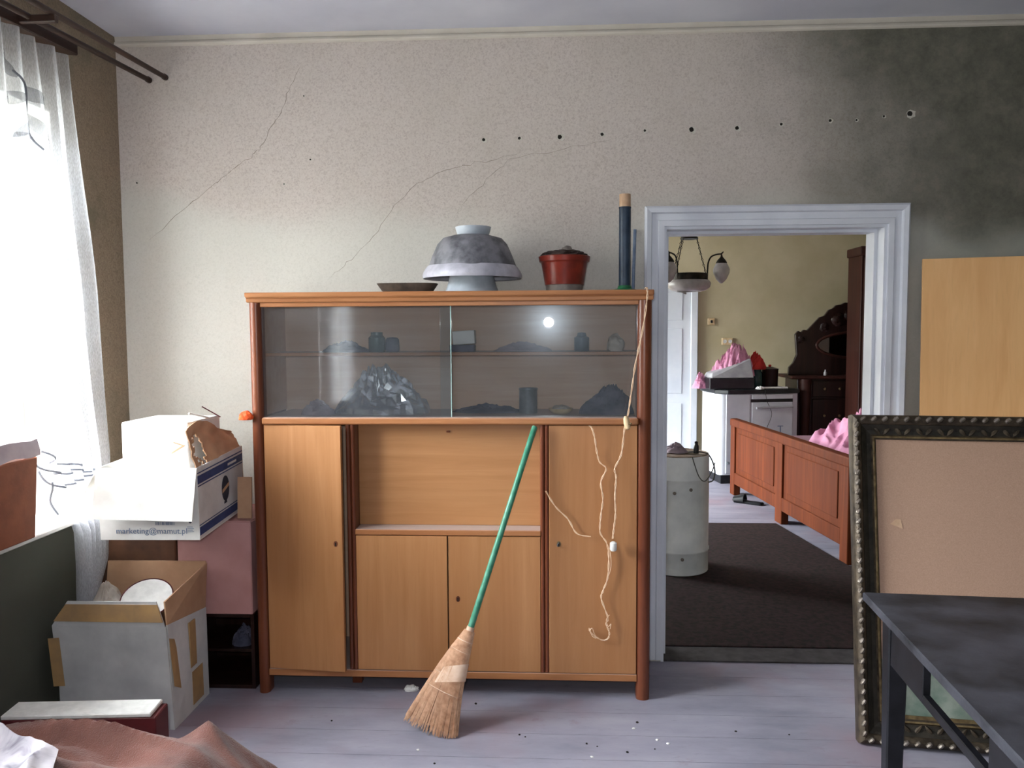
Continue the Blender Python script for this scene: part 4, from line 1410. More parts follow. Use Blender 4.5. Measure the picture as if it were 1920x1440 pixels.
# curtain of the second window, behind the camera
c2_ = thing('sheer_curtain', 'sheer white curtain of the other window mirrored in the cabinet glass', 'curtain', (-1.78, -0.2, 0.5))
mb = MB()
mb.grid(lambda u, v: (-1.78 + 0.022 * math.sin(u * 2 * PI * 9 + v), -0.28 + u * 0.42, 0.45 + v * 1.95), 120, 6)
mb.build('voile', M_SHEER, c2_, smooth=True)
mb = MB()
mb.grid(lambda u, v: (-1.78 + 0.022 * math.sin(u * 2 * PI * 8 + v), -1.06 + u * 0.62, 0.45 + v * 1.95), 100, 6)
mb.build('voile', M_SHEER, c2_, smooth=True)

# carton on the sill with loose film on top
ZSI = 0.753
sx = thing('sill_carton', 'brown carton with a crumpled paper lid on the window sill', 'box', (-1.88, 2.33, ZSI))
MB().hexa([(-2.0, 2.08, ZSI), (-1.765, 2.08, ZSI), (-1.765, 2.565, ZSI), (-2.0, 2.565, ZSI), (-2.0, 2.07, 1.03), (-1.755, 2.07, 1.03), (-1.755, 2.580, 1.03), (-2.0, 2.580, 1.03)]).build('body', M_KRAFT2, sx, bevel=0.004)
mb = MB()


def lidf(u, v):
    x = -2.005 + u * 0.262
    y = 2.06 + v * 0.53
    z = 1.088 + 0.010 * noise.noise(Vector((x * 14, y * 14, 0)))
    if u > 0.93:
        z -= 0.055 * min(1, (u - 0.93) / 0.05)
        x = -1.752
    return (x, y, z)


mb.grid(lidf, 28, 30)
mb.build('paper_lid', M_PAPER, sx, smooth=True)
mb = heap((-1.90, 2.45, 1.10), (0.10, 0.12, 0.30), 61, 50, 0.6, 3.2, 0.8)
solo(mb, 'plastic_film', M_FILM, 'crumpled clear plastic film on the carton by the window', 'plastic bag', (-1.885, 2.47, 1.10))

# ------------------------------------------------------------------ bottom-left foreground
rb = thing('red_box', 'dark red box with a white top edge behind the brown blanket', 'box', (-1.42, 2.28, 0), (0, 0, math.radians(5)))
MB().box(-0.245, 0.215, -0.047, 0.047, 0, 0.288).build('body', M_BOXRED, rb, local=True, bevel=0.003)
MB().box(-0.245, 0.200, -0.047, 0.047, 0.288, 0.302).build('lid', M_PLUG, rb, local=True, bevel=0.003)

# day bed under the blanket
dbed = thing('day_bed', 'low day bed under the brown blanket in the near left corner', 'bed', (-1.3, 1.2, 0))
MB().box(-1.80, -0.98, 0.25, 2.02, 0.14, 0.27).build('mattress', M_BLANK2, dbed, bevel=0.02, bseg=3)
MB().box(-1.78, -1.00, 0.27, 2.00, 0.08, 0.14).build('frame', M_DARKW, dbed, bevel=0.004)
for xx in (-1.74, -1.04):
    for yy in (0.31, 1.96):
        MB().box(xx - 0.025, xx + 0.025, yy - 0.025, yy + 0.025, 0, 0.08).build('leg', M_DARKW, dbed)


def bl_z(x, y):
    """height of the rumpled blanket over the bed"""
    al, ac = 0.90 * x - 0.43 * y, 0.43 * x + 0.90 * y          # along and across the folds
    wv = 0.10 * noise.noise(Vector((al * 2.5, ac * 2.0, 4)))
    q = Vector((al * 1.7, (ac + wv) * 6.5, 0.3))
    roll = 1 - abs(noise.noise(q)) * 2.3
    roll2 = 1 - abs(noise.noise(q * 2.0 + Vector((4, 1, 0)))) * 2.2
    fold = 0.050 * max(-0.3, roll) + 0.016 * max(-0.4, roll2) + 0.018 * noise.noise(Vector((x * 3.1, y * 3.1, 8))) + 0.004 * noise.noise(q * 5)
    base = 0.322
    base += 0.05 * math.exp(-((x + 1.70) / 0.35) ** 2 - ((y - 1.95) / 0.35) ** 2)
    ex = max(0, x + 0.93)
    ey = max(0, y - 2.05)
    drop = min(0.34, 0.32 * ex + 1.2 * ex * ex) + min(0.24, 0.9 * ey + 4 * ey * ey)
    return max(0.006, base + fold * (1 - min(0.7, 2 * ex)) - drop)


bk = thing('brown_blanket', 'rumpled brown plush blanket over the low day bed', 'blanket', (-1.2, 1.6, 0.3))
mb = MB()
mb.grid(lambda u, v: (-1.84 + u * 1.46, 0.95 + v * 1.21, bl_z(-1.84 + u * 1.46, 0.95 + v * 1.21)), 150, 130)
mb.build('plush', M_BLANK, bk, smooth=True, solid=0.008)
sh = thing('printed_sheet', 'white and grey printed sheet lying on the brown blanket', 'sheet', (-1.3, 1.6, 0.34))
mb = MB()


def shf(u, v):
    x = -1.80 + u * (0.92 - 0.36 * v)
    y = 1.10 + v * (0.95 - 0.20 * u)
    wr = 0.012 * (1 - abs(noise.noise(Vector((x * 9, y * 5 + x * 6, 3)))) * 2)
    return (x, y, bl_z(x, y) + 0.022 + wr)


mb.grid(shf, 90, 80)
mb.build('cloth', M_SHEET, sh, smooth=True, solid=0.004)

# ------------------------------------------------------------------ right foreground: table, picture frame, board
board = solo(MB().box(0, 0.62, -0.009, 0.009, 0, 1.735).xf(Matrix.Translation((1.482, 3.235, 0.002)) @ Matrix.Rotation(math.radians(-16), 4, 'Z') @ Matrix.Rotation(math.radians(-4.3), 4, 'X')), 'plywood_board', M_PLY, 'tall light brown plywood board leaning on the wall right of the doorway', 'board', (1.8, 3.235, 0.0), bevel=0.001)

lean = math.radians(-11.5)
pf = thing('picture_frame', 'large ornate dark bronze picture frame holding brown hardboard', 'picture frame', (1.064, 2.735, 0.0), (0, 0, 0))
FRM = Matrix.Translation((1.064, 2.735, 0.004)) @ Matrix.Rotation(math.radians(-7.5), 4, 'Z') @ Matrix.Rotation(lean, 4, 'X')
WM[pf.name] = FRM
pf.matrix_world = FRM
FW, FH, MW = 1.30, 1.150, 0.088
prof = [(0.0, 0.030), (0.0, -0.016), (0.004, -0.024), (0.018, -0.030), (0.030, -0.024), (0.034, -0.014), (0.040, -0.010), (0.056, 0.002), (0.072, 0.004), (0.078, -0.002), (0.088, 0.004), (0.088, 0.030)]
corner = [(0, 0, 1, 1), (FW, 0, -1, 1), (FW, FH, -1, -1), (0, FH, 1, -1)]
rails = []
for k in range(4):
    a, b = corner[k], corner[(k + 1) % 4]
    vs_, fs_ = [], []
    for c in (a, b):
        for (o_, p_) in prof:
            vs_.append((c[0] + c[2] * o_, p_, c[1] + c[3] * o_))
    n = len(prof)
    for i in range(n):
        j = (i + 1) % n
        fs_.append((i, j, n + j, n + i))
    fs_.append(tuple(range(n)))
    fs_.append(tuple(range(n, 2 * n)))
    r_ = MB().add(vs_, fs_).build('frame_rail', M_FRAME, pf, local=True, smooth=True)
    rails.append(r_)
# dark hollow lining and gilt slip
for k in range(4):
    a, b = corner[k], corner[(k + 1) % 4]
    for nm, mt, o0, o1, p0 in (('hollow', M_FRAMED, 0.036, 0.070, -0.0155), ('slip', M_GILT, 0.077, 0.084, -0.0035)):
        vs_ = []
        for c in (a, b):
            if nm == 'hollow':
                pr_ = [(0.035, -0.0145), (0.040, -0.0112), (0.056, 0.0008), (0.070, 0.003)]
            else:
                pr_ = [(0.0755, -0.001), (0.078, -0.0034), (0.083, -0.002)]
            for (o_, p_) in pr_:
                vs_.append((c[0] + c[2] * o_, p_, c[1] + c[3] * o_))
        n = len(pr_)
        fs_ = [(i, i + 1, n + i + 1, n + i) for i in range(n - 1)]
        MB().add(vs_, fs_).build(nm, mt, rails[k], local=True)
# beads: slanted leaves on the outer ridge
bead = MB().lathe([(0.0, -0.012), (0.006, -0.010), (0.0085, 0.0), (0.006, 0.010), (0.0, 0.012)], (0, 0, 0), 8)
bead_me = None
for k, (rail, n_, horiz) in enumerate(((rails[0], 34, True), (rails[1], 30, False), (rails[2], 34, True), (rails[3], 32, False))):
    for q in range(n_):
        if k == 1:
            continue        # outside the picture
        s_ = (q + 0.5) / n_
        if horiz:
            x = 0.02 + s_ * (FW - 0.04)
            if x > 0.86:
                continue
            loc = (x, -0.029, 0.016 if k == 0 else FH - 0.016)
            ang = 0.9
        else:
            loc = (0.016, -0.029, 0.02 + s_ * (FH - 0.04))
            ang = 0.55
        if bead_me is None:
            ob_ = bead.build('bead', M_BEAD, rail, local=True, smooth=True)
            bead_me = ob_.data
        else:
            ob_ = bpy.data.objects.new('bead', bead_me)
            COL.objects.link(ob_)
            ob_.parent = rail
        ob_.location = loc
        ob_.rotation_euler = (0, ang, 0)
# leaf ornaments in the hollow of the top and bottom rails
om = MB().lathe([(0.0, -0.022), (0.006, -0.012), (0.008, 0.0), (0.004, 0.014), (0.0, 0.022)], (0, 0, 0), 6)
om_me = None
for k, z in ((2, FH - 0.055), (0, 0.056)):
    for q in range(22):
        x = 0.09 + q * 0.036
        if om_me is None:
            ob_ = om.build('leaf_ornament', M_FRAME, rails[k], local=True, smooth=True)
            om_me = ob_.data
        else:
            ob_ = bpy.data.objects.new('leaf_ornament', om_me)
            COL.objects.link(ob_)
            ob_.parent = rails[k]
        ob_.location = (x, -0.001, z)
        ob_.rotation_euler = (0, 0.7 if q % 2 else -0.7, 0)
MB().box(0.075, FW - 0.075, 0.010, 0.014, 0.285, FH - 0.075).build('hardboard_panel', M_HARD, pf, local=True)
MB().hexa([(0.150, 0.0085, 0.775), (0.166, 0.0085, 0.775), (0.166, 0.0105, 0.775), (0.150, 0.0105, 0.775), (0.130, 0.0075, 0.758), (0.172, 0.0075, 0.742), (0.172, 0.0105, 0.742), (0.130, 0.0105, 0.758)]).build('torn_patch', M_TAN, pf, local=True)
MB().box(0.080, FW - 0.080, 0.016, 0.022, 0.075, 0.30).build('green_canvas', M_PICT, pf, local=True)
MB().box(0.085, FW - 0.085, 0.006, 0.012, 0.084, 0.100).build('wood_strip', M_GILT, pf, local=True)
MB().box(0.40, 0.50, 0.004, 0.010, 0.24, 0.290).build('orange_label', M_TAN2, pf, local=True)

# black table, rotated a little
tb = thing('black_table', 'worn black wooden table with an empty drawer opening', 'table', (0.821, 2.104, 0), (0, 0, math.radians(-4.4)))
TL, TW = 1.10, 0.95      # length towards the camera, width to the right
def tbx(name, mat, x0, x1, y0, y1, z0, z1, bevel=0.002):
    return MB().box(x0, x1, y0, y1, z0, z1).build(name, mat, tb, local=True, bevel=bevel)
tbx('table_top', M_TABLE, 0, TW, -TL, 0, 0.728, 0.750, 0.003)
tbx('apron', M_TABLEL, 0.045, 0.063, -0.300, -0.045, 0.590, 0.728)
tbx('apron', M_TABLEL, 0.045, 0.063, -TL + 0.06, -0.62, 0.590, 0.728)
tbx('drawer_rail', M_TABLEL, 0.045, 0.063, -0.62, -0.300, 0.590, 0.612)
tbx('apron', M_TABLEL, 0.10, TW - 0.06, -0.063, -0.045, 0.640, 0.728)
tbx('apron', M_TABLEL, TW - 0.063, TW - 0.045, -TL + 0.06, -0.045, 0.590, 0.728)
tbx('apron', M_TABLEL, 0.063, TW - 0.063, -TL + 0.045, -TL + 0.063, 0.590, 0.728)
for xx in (0.038, TW - 0.092):
    for yy in (-0.092, -TL + 0.038):
        mb = MB().hexa([(xx + 0.008, yy + 0.008, 0), (xx + 0.042, yy + 0.008, 0), (xx + 0.042, yy + 0.042, 0), (xx + 0.008, yy + 0.042, 0), (xx, yy, 0.728), (xx + 0.052, yy, 0.728), (xx + 0.052, yy + 0.052, 0.728), (xx, yy + 0.052, 0.728)])
        mb.build('leg', M_TABLEL, tb, local=True, bevel=0.004)

# ------------------------------------------------------------------ floor bits
mb = crumple((-0.575, 3.070, 0), (0.034, 0.016, 0.030), 74, amp=0.3, freq=1.8, sub=3, ridged=False)
mb.v += []
solo(mb, 'crumpled_tissue', M_PLUG, 'crumpled white paper scrap on the floor under the cabinet', 'paper', (-0.575, 3.075, 0))
mb = MB()
rnd = random.Random(11)
for (x, y) in [(-0.827, 2.811), (-0.303, 2.967), (-0.123, 2.739), (-0.102, 2.725), (0.115, 2.687), (0.151, 2.671), (0.349, 2.662), (0.252, 2.637), (0.308, 2.846), (0.656, 2.795), (0.841, 2.78), (-0.4, 2.538)]:
    s_ = rnd.uniform(0.003, 0.0055)
    c_ = crumple((x, y, 0.0), (s_, s_ * 0.8, s_), rnd.uniform(0, 50), sub=1)
    mb.add(c_.v, c_.f)
o_ = mb.build('floor_crumbs', M_DARKHOLE)
tag(o_, 'dark crumbs scattered over the grey floor', 'crumbs', kind='stuff')
mb = MB()
for (x, y) in [(0.129, 2.601), (0.365, 2.723), (0.29, 2.80), (-0.47, 2.62), (0.40, 2.70)]:
    c_ = crumple((x, y, 0.0), (0.006, 0.005, 0.005), x * 31, sub=1)
    mb.add(c_.v, c_.f)
o_ = mb.build('plaster_bits', M_PLUG)
tag(o_, 'tiny white plaster bits on the grey floor', 'crumbs', kind='stuff')

# ------------------------------------------------------------------ next room
cp = thing('dark_carpet', 'worn dark red-brown carpet inside the next room', 'carpet', (1.3, 4.7, 0))
MB().prism([(-0.2, 3.556), (2.9, 3.556), (2.9, 4.70), (1.80, 4.82), (1.655, 5.88), (-0.2, 5.88)], 'z', 0.0005, 0.008).build('pile', M_CARPET, cp, bevel=0.003)

# white-grey boiler drum
dr = thing('metal_drum', 'white-grey metal boiler drum standing just inside the doorway', 'drum', (0.742, 4.755, 0.008))
DC = (0.742, 4.755, 0.008)
MB().lathe([(0.185, 0.0), (0.190, 0.004), (0.190, 0.125), (0.194, 0.130), (0.194, 0.140), (0.190, 0.145), (0.190, 0.555), (0.193, 0.560), (0.193, 0.568), (0.190, 0.573), (0.190, 0.695), (0.186, 0.700)], DC, 48).build('body', M_DRUM, dr, smooth=True)
MB().lathe([(0.186, 0.700), (0.186, 0.704), (0.178, 0.706), (0.172, 0.700), (0.0, 0.706)], DC, 48).build('top_plate', M_RUST, dr, smooth=True)
for a_, z_ in ((4.75, 0.11), (4.5, 0.50), (5.0, 0.52)):
    MB().lathe([(0.010, -0.004), (0.010, 0.004), (0.004, 0.006)], (0, 0, 0), 10).xf(Matrix.Translation((DC[0] + 0.190 * math.cos(a_), DC[1] + 0.190 * math.sin(a_), z_)) @ Matrix.Rotation(a_, 4, 'Z') @ Matrix.Rotation(PI / 2, 4, 'Y')).build('bolt', M_POTG, dr)
mb = heap((0.735, 4.74, 0.716), (0.075, 0.06, 0.055), 81, 40)
solo(mb, 'mauve_rag', M_RAGP, 'dusty mauve rag lying on top of the metal drum', 'rag', (0.735, 4.74, 0.716), smooth=True)
th = thing('black_bottle', 'small black bottle standing on the metal drum', 'bottle', (0.845, 4.69, 0.716))
MB().lathe([(0.0, 0.0), (0.016, 0.0), (0.017, 0.006), (0.015, 0.045), (0.010, 0.055), (0.010, 0.066), (0.011, 0.068), (0.0, 0.074)], (0.845, 4.69, 0.716), 16).build('body', M_BLACKM, th, smooth=True)
th = thing('grey_cable', 'grey cable looped over the right edge of the drum', 'cable', (0.9, 4.72, 0.72))
cord('wire', [(0.80, 4.70, 0.722), (0.87, 4.68, 0.726), (0.925, 4.70, 0.70), (0.955, 4.69, 0.62), (0.945, 4.68, 0.56), (0.915, 4.66, 0.55)], M_CORDG, 0.004, False, th)
cord('wire', [(0.80, 4.56, 0.715), (0.81, 4.555, 0.68), (0.84, 4.56, 0.60), (0.88, 4.585, 0.57), (0.93, 4.64, 0.62), (0.955, 4.69, 0.66)], M_CORDG, 0.003, False, th)

# chandelier
LX, LY = 0.945, 5.6
lp = thing('hanging_lamp', 'dark iron chandelier with a frosted bowl and drop shades', 'lamp', (LX, LY, 1.7))
MB().lathe([(0.006, 0.10), (0.052, 0.09), (0.056, 0.08), (0.056, 0.012), (0.062, 0.008), (0.062, 0.0), (0.0, 0.004)], (LX, LY, 2.075), 28).build('canopy', M_IRON, lp, smooth=True)
MB().tube([(LX, LY, 2.17), (LX, LY, ZC)], 0.007, 8).build('stem', M_IRON, lp)
for k, a_ in enumerate((0.15, 2.55, 3.75)):
    p0 = Vector((LX + 0.055 * math.cos(a_), LY + 0.055 * math.sin(a_), 2.08))
    p1 = Vector((LX + 0.125 * math.cos(a_), LY + 0.125 * math.sin(a_), 1.83))
    mb = MB()
    nl = 13
    for q in range(nl):
        c0, c1_ = p0.lerp(p1, q / nl), p0.lerp(p1, (q + 1.15) / nl)
        side = Vector((0.006, 0, 0)) if q % 2 else Vector((0, 0.006, 0))
        mid = (c0 + c1_) / 2
        mb.tube([c0, mid + side, c1_, mid - side, c0], 0.0028, 4)
    mb.build('chain', M_IRON, lp)
MB().lathe([(0.128, 0.0), (0.130, 0.004), (0.126, 0.045), (0.120, 0.048), (0.120, 0.0), (0.128, 0.0)], (LX, LY, 1.79), 36).build('ring', M_IRON, lp, smooth=True)
bw = MB().lathe([(0.118, 0.085), (0.142, 0.075), (0.152, 0.055), (0.145, 0.030), (0.118, 0.008), (0.085, 0.0), (0.080, 0.004), (0.114, 0.014), (0.138, 0.034), (0.144, 0.055), (0.134, 0.072), (0.116, 0.08)], (LX, LY, 1.712), 36)
bo = bw.build('glass_bowl', M_LGLASS, lp, smooth=True)
MB().hexa([(LX - 0.10, LY - 0.06, 1.722), (LX - 0.03, LY - 0.08, 1.714), (LX - 0.03, LY - 0.077, 1.714), (LX - 0.10, LY - 0.057, 1.722), (LX - 0.035, LY - 0.085, 1.690), (LX - 0.028, LY - 0.085, 1.690), (LX - 0.028, LY - 0.082, 1.690), (LX - 0.035, LY - 0.082, 1.690)]).build('glass_shard', M_LGLASS, bo)
for a_ in (-0.05, 3.9):
    ca, sa = math.cos(a_), math.sin(a_)

    def at(r, z):
        return (LX + r * ca, LY + r * sa, z)
    arm = MB().tube(smooth_pts([at(0.125, 1.80), at(0.128, 1.86), at(0.132, 1.91), at(0.150, 1.95), at(0.185, 1.966), at(0.222, 1.970)], 5), 0.0055, 8).build('arm', M_IRON, lp, smooth=True)
    MB().tube([at(0.215, 1.965), at(0.235, 1.985)], [0.008, 0.003], 6).build('finial', M_IRON, arm)
    MB().lathe([(0.005, 0.20), (0.008, 0.185), (0.030, 0.160), (0.038, 0.145), (0.036, 0.135)], at(0.222, 1.765), 20).build('shade_cap', M_IRON, lp, smooth=True)
    MB().lathe([(0.034, 0.145), (0.048, 0.120), (0.057, 0.100), (0.055, 0.075), (0.035, 0.030), (0.012, 0.006), (0.0, 0.0)], at(0.222, 1.765), 24).build('drop_shade', M_LGLASS, lp, smooth=True)

# stove
st = thing('coal_stove', 'white enamelled coal stove with a black top by the far wall', 'stove', (1.55, 7.40, 0), (0, 0, math.radians(10)))
SW, SD = 0.755, 0.46


def sbx(name, mat, x0, x1, y0, y1, z0, z1, bevel=0.004, par=st):
    return MB().box(x0, x1, y0, y1, z0, z1).build(name, mat, par, local=True, bevel=bevel)


sbx('plinth', M_BLACKM, 0.02, SW - 0.02, 0.02, SD, 0.0, 0.085)
mb = MB()
mb.prism([(0, SD), (0, 0.05), (0.006, 0.022), (0.022, 0.006), (0.05, 0), (SW, 0), (SW, SD)], 'z', 0.085, 0.845)
mb.build('body', M_ENAMEL, st, local=True, smooth=True)
mb = MB()
mb.prism([(-0.02, SD + 0.01), (-0.02, 0.10), (0.07, -0.02), (SW + 0.015, -0.02), (SW + 0.015, SD + 0.01)], 'z', 0.845, 0.885)
mb.build('cook_top', M_BLACKM, st, local=True, bevel=0.006)
dl = sbx('ash_door', M_ENAMEL, 0.055, 0.285, -0.012, 0.0, 0.10, 0.84)
MB().lathe([(0.014, 0), (0.014, 0.012), (0.006, 0.016)], (0, 0, 0), 14).xf(Matrix.Translation((0.078, -0.012, 0.20)) @ Matrix.Rotation(PI / 2, 4, 'X')).build('knob', M_STEEL, dl, local=True)
od = sbx('oven_door', M_ENAMEL, 0.305, SW - 0.05, -0.012, 0.0, 0.10, 0.765)
MB().tube([(0.34, -0.035, 0.715), (SW - 0.06, -0.035, 0.722)], 0.012, 8).build('towel_bar', M_GREY, od, local=True, smooth=True)
for xx in (0.36, SW - 0.08):
    MB().tube([(xx, -0.035, 0.717), (xx, -0.010, 0.717)], 0.006, 8).build('bracket', M_GREY, od, local=True)
sbx('drawer_strip', M_ENAMEL, 0.305, SW - 0.05, -0.012, 0.0, 0.795, 0.838)
sbx('gap', M_BLACKM, 0.297, SW - 0.045, -0.004, 0.002, 0.765, 0.795, 0)
MB().tube(smooth_pts([(0.42, -0.03, 0.885), (0.44, -0.035, 0.78), (0.49, -0.03, 0.66), (0.46, -0.02, 0.55), (0.42, -0.02, 0.47)], 6), 0.0025, 6).build('hanging_wire', M_BLACKM, st, local=True)
text('T', 0.10, M_GREYINK, od, Matrix.Translation((0.555, -0.0125, 0.475)) @ Matrix.Rotation(PI / 2, 4, 'X'), 'scrawled_mark')

# appliance on the stove
ZK = 0.885
ap = thing('grey_appliance', 'grey sloping box with a black front tray on the stove', 'appliance', (1.66, 7.62, ZK), (0, 0, math.radians(6)))
MB().box(-0.21, 0.22, -0.13, 0.16, 0.0, 0.105).build('tray', M_BLACKM, ap, local=True, bevel=0.006)
MB().hexa([(-0.19, -0.12, 0.105), (0.215, -0.12, 0.105), (0.215, 0.14, 0.105), (-0.19, 0.14, 0.105), (-0.17, -0.08, 0.150), (0.205, -0.05, 0.285), (0.205, 0.12, 0.285), (-0.17, 0.12, 0.150)]).build('housing', M_GREY, ap, local=True, bevel=0.006)
mb = heap((1.72, 7.66, 1.00), (0.20, 0.11, 0.30), 95, 90, 0.7, 2.8, 1.1, (0.35, 0))
solo(mb, 'pink_clothes', M_PINK, 'pink clothes heaped over the grey appliance', 'clothes', (1.70, 7.66, 1.02), smooth=True)
mb = heap((1.42, 7.66, ZK), (0.085, 0.07, 0.13), 92, 60, 0.7, 2.8)
solo(mb, 'pink_cloth', M_PINK, 'pink cloth at the left end of the stove top', 'cloth', (1.42, 7.66, ZK), smooth=True)
mb = heap((1.95, 7.70, 1.063), (0.10, 0.07, 0.15), 93, 60, 0.7, 2.8)
solo(mb, 'red_cloth', M_RED, 'bright red cloth beside the pink clothes on the stove', 'cloth', (1.93, 7.68, 1.06), smooth=True)
th = thing('dark_pot', 'dark brown pot on the right side of the stove top', 'pot', (2.085, 7.72, ZK))
MB().lathe([(0.07, 0.0), (0.075, 0.005), (0.078, 0.17), (0.082, 0.175), (0.082, 0.182), (0.03, 0.200), (0.0, 0.2)], (2.085, 7.72, ZK), 28).build('body', M_DARKW, th, smooth=True)
MB().lathe([(0.008, 0), (0.016, 0.012), (0.012, 0.022), (0, 0.024)], (2.085, 7.72, ZK + 0.198), 12).build('knob', M_RED, th, smooth=True)
th = thing('glass_jar', 'dim glass jar between the appliance and the dark pot', 'jar', (1.955, 7.66, ZK))
MB().lathe([(0.05, 0.0), (0.055, 0.01), (0.055, 0.14), (0.042, 0.16), (0.042, 0.178), (0.0, 0.18)], (1.955, 7.70, ZK), 24).build('body', M_GLASSY, th, smooth=True)
solo(MB().tube([(1.93, 7.49, ZK + 0.012), (2.20, 7.53, ZK + 0.012)], 0.011, 8), 'white_rod', M_PLUG, 'white rod lying along the front of the stove top', 'rod', (2.06, 7.5, ZK))
mb = crumple((1.93, 7.475, ZK), (0.035, 0.025, 0.03), 95, sub=3)
solo(mb, 'white_scrap', M_PLUG, 'small white scrap at the end of the white rod', 'scrap', (1.93, 7.475, ZK))

# dresser with mirror
ds = thing('mirror_dresser', 'dark carved dresser with an oval mirror by the far wall', 'dresser', (2.85, 7.8, 0))
MB().box(2.33, 3.40, 7.66, 8.06, 0.0, 0.972).build('body', M_DARKW, ds, bevel=0.006)
MB().box(2.255, 3.46, 7.60, 8.08, 0.972, 1.002).build('top', M_WARD, ds, bevel=0.010, bseg=2)
MB().lathe([(0.04, 0.0), (0.05, 0.05), (0.045, 0.10), (0.036, 0.2), (0.042, 0.55), (0.05, 0.75), (0.055, 0.80), (0.05, 0.88), (0.055, 0.93), (0.055, 0.972)], (2.40, 7.64, 0), 20).build('column', M_WARD, ds, smooth=True)
for z0_, z1_ in ((0.80, 0.955), (0.46, 0.78), (0.10, 0.44)):
    dw = MB().box(2.47, 3.30, 7.645, 7.66, z0_, z1_).build('drawer', M_DARKW, ds, bevel=0.005)
    for xx in (2.58, 2.72, 2.92):
        MB().lathe([(0.006, 0.0), (0.013, 0.012), (0.010, 0.02), (0, 0.022)], (0, 0, 0), 12).xf(Matrix.Translation((xx, 7.645, (z0_ + z1_) / 2)) @ Matrix.Rotation(PI / 2, 4, 'X')).build('pull', M_GILT, dw, smooth=True)
half = [(2.285, 1.002), (2.290, 1.075), (2.330, 1.12), (2.362, 1.20), (2.350, 1.32), (2.345, 1.395), (2.372, 1.43), (2.402, 1.415), (2.425, 1.44), (2.46, 1.435), (2.52, 1.50), (2.575, 1.56), (2.62, 1.575), (2.66, 1.63), (2.70, 1.645), (2.73, 1.675), (2.78, 1.682), (2.81, 1.700), (2.86, 1.696), (2.90, 1.706), (2.935, 1.708)]
CX = 2.935
out = half + [(2 * CX - x, z) for x, z in reversed(half[:-1])]
MB().prism(out, 'y', 7.80, 7.84).build('mirror_back', M_DARKW, ds, bevel=0.004)
el = [(CX + 0.385 * math.cos(2 * PI * k / 48), 1.29 + 0.125 * math.sin(2 * PI * k / 48)) for k in range(48)]
MB().prism(el, 'y', 7.795, 7.80).build('mirror_glass', M_MIRROR, ds)
MB().tube([(x, 7.795, z) for x, z in el] + [(el[0][0], 7.795, el[0][1])], 0.014, 8).build('mirror_rim', M_WARD, ds, smooth=True)
for (x, z, s_) in ((2.75, 1.56, 0.055), (2.86, 1.60, 0.05), (2.93, 1.54, 0.06), (2.62, 1.48, 0.04), (2.40, 1.36, 0.03)):
    crumple((x, 7.80, z - s_ / 2), (s_, 0.02, s_), x * 9, amp=0.35, sub=3, floor=False).build('carving', M_DARKW, ds, smooth=True)
th = thing('small_bottle', 'tiny pale bottle on the dresser top below the mirror', 'bottle', (2.60, 7.69, 1.002))
MB().lathe([(0.014, 0), (0.016, 0.004), (0.016, 0.03), (0.007, 0.04), (0.007, 0.055), (0, 0.056)], (2.60, 7.69, 1.002), 14).build('body', M_GREY, th, smooth=True)

# wardrobe
wd = thing('wardrobe', 'tall red-brown wardrobe edge right of the mirror dresser', 'wardrobe', (3.1, 7.25, 0))
MB().box(2.745, 3.60, 7.24, 7.56, 0.0, 2.10).build('body', M_WARD, wd, bevel=0.004)
MB().box(2.73, 3.615, 7.22, 7.57, 2.10, 2.18).build('cornice', M_WARD, wd, bevel=0.012, bseg=2)
for a_, b_ in ((2.765, 3.165), (3.175, 3.58)):
    MB().box(a_, b_, 7.225, 7.24, 0.08, 2.08).build('door', M_WARD, wd, bevel=0.004)

# bed with panelled footboard
bp0, bp1 = Vector((1.575, 7.0, 0)), Vector((1.812, 4.86, 0))
bl = (bp1 - bp0).length
bang = math.atan2((bp1 - bp0).y, (bp1 - bp0).x)
bd = thing('wooden_bed', 'orange-brown wooden bed with a panelled end beyond the doorway', 'bed', (1.575, 7.0, 0), (0, 0, bang))
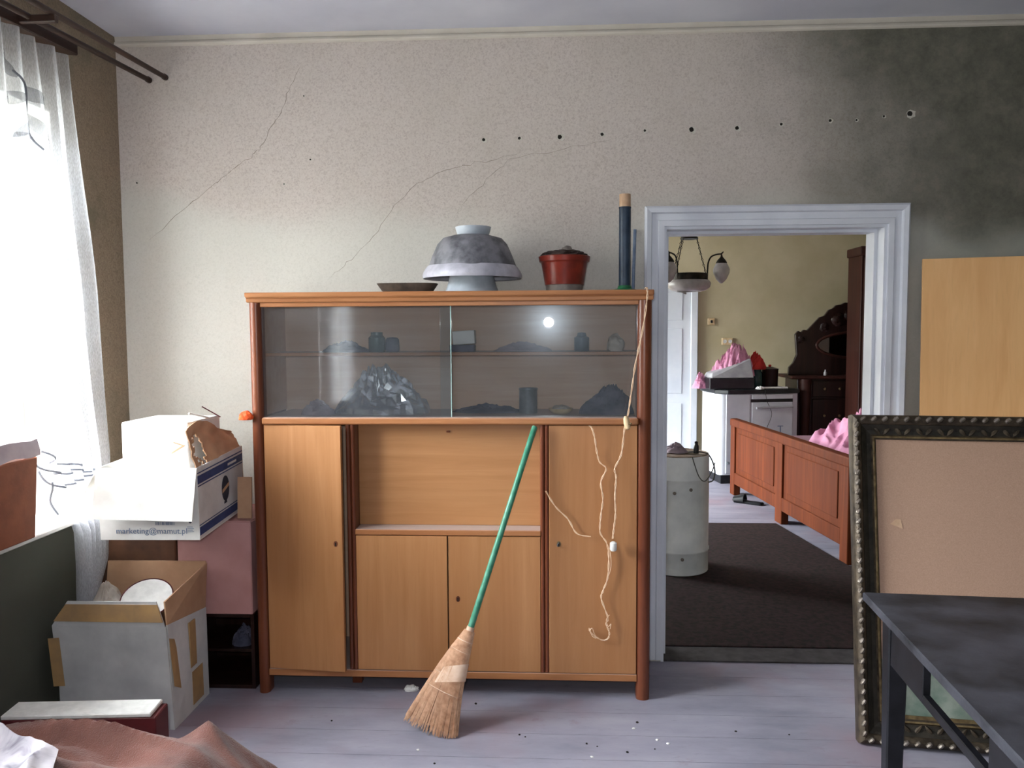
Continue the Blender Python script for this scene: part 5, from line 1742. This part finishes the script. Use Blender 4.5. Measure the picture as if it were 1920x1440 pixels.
# local x runs along the panelled end towards the camera, local +y points right
MB().box(0, bl, 0, 0.03, 0.10, 0.60).build('end_board', M_BED, bd, local=True)
for (a_, b_, c_, d_) in ((0, 0.10, 0, 0.64), (bl * 0.5 - 0.06, bl * 0.5 + 0.06, 0, 0.62), (bl - 0.10, bl, 0, 0.64)):
    MB().box(a_, b_, -0.016, 0.042, c_, d_).build('stile', M_BED, bd, local=True, bevel=0.004)
MB().box(-0.01, bl + 0.01, -0.022, 0.05, 0.60, 0.668).build('top_rail', M_BED, bd, local=True, bevel=0.012, bseg=2)
MB().box(0.10, bl - 0.10, -0.014, 0.04, 0.10, 0.20).build('bottom_rail', M_BED, bd, local=True, bevel=0.004)
for (a_, b_) in ((0.16, bl * 0.5 - 0.12), (bl * 0.5 + 0.12, bl - 0.16)):
    MB().box(a_, b_, -0.008, 0.0, 0.25, 0.555).build('panel', M_BED, bd, local=True, bevel=0.007)
MB().box(0.06, bl - 0.06, 0.05, 1.75, 0.25, 0.52).build('mattress', M_MATT, bd, local=True, bevel=0.04, bseg=3)
for yy in (1.70,):
    for xx in (0.06, bl - 0.12):
        MB().box(xx, xx + 0.06, yy, yy + 0.06, 0, 0.28).build('leg', M_BED, bd, local=True)
MB().box(0.02, 0.06, 0.05, 1.75, 0.16, 0.32).build('side_rail', M_BED, bd, local=True)
MB().box(bl - 0.06, bl - 0.02, 0.05, 1.75, 0.16, 0.32).build('side_rail', M_BED, bd, local=True)
mb = heap((2.50, 5.70, 0.515), (0.68, 0.74, 0.47), 105, 170, 0.48, 2.9, 0.9, (0.0, -0.1))
solo(mb, 'pink_quilt', M_PINK, 'crumpled pink quilt heaped on the wooden bed', 'quilt', (2.36, 5.75, 0.515), smooth=True)
th = thing('black_slipper', 'black slipper lying on the floor under the bed end', 'slipper', (1.62, 6.58, 0), (0, 0, math.radians(-35)))
MB().box(-0.12, 0.12, -0.04, 0.04, 0, 0.02).build('sole', M_BLACKM, th, local=True, bevel=0.009)
mb = MB()
mb.grid(lambda u, v: (-0.12 + u * 0.09, 0.042 * math.cos(PI * v), 0.018 + 0.055 * math.sin(PI * v) * (0.5 + u * 0.5)), 6, 10)
mb.build('strap', M_BLACKM, th, local=True, smooth=True, solid=0.006)
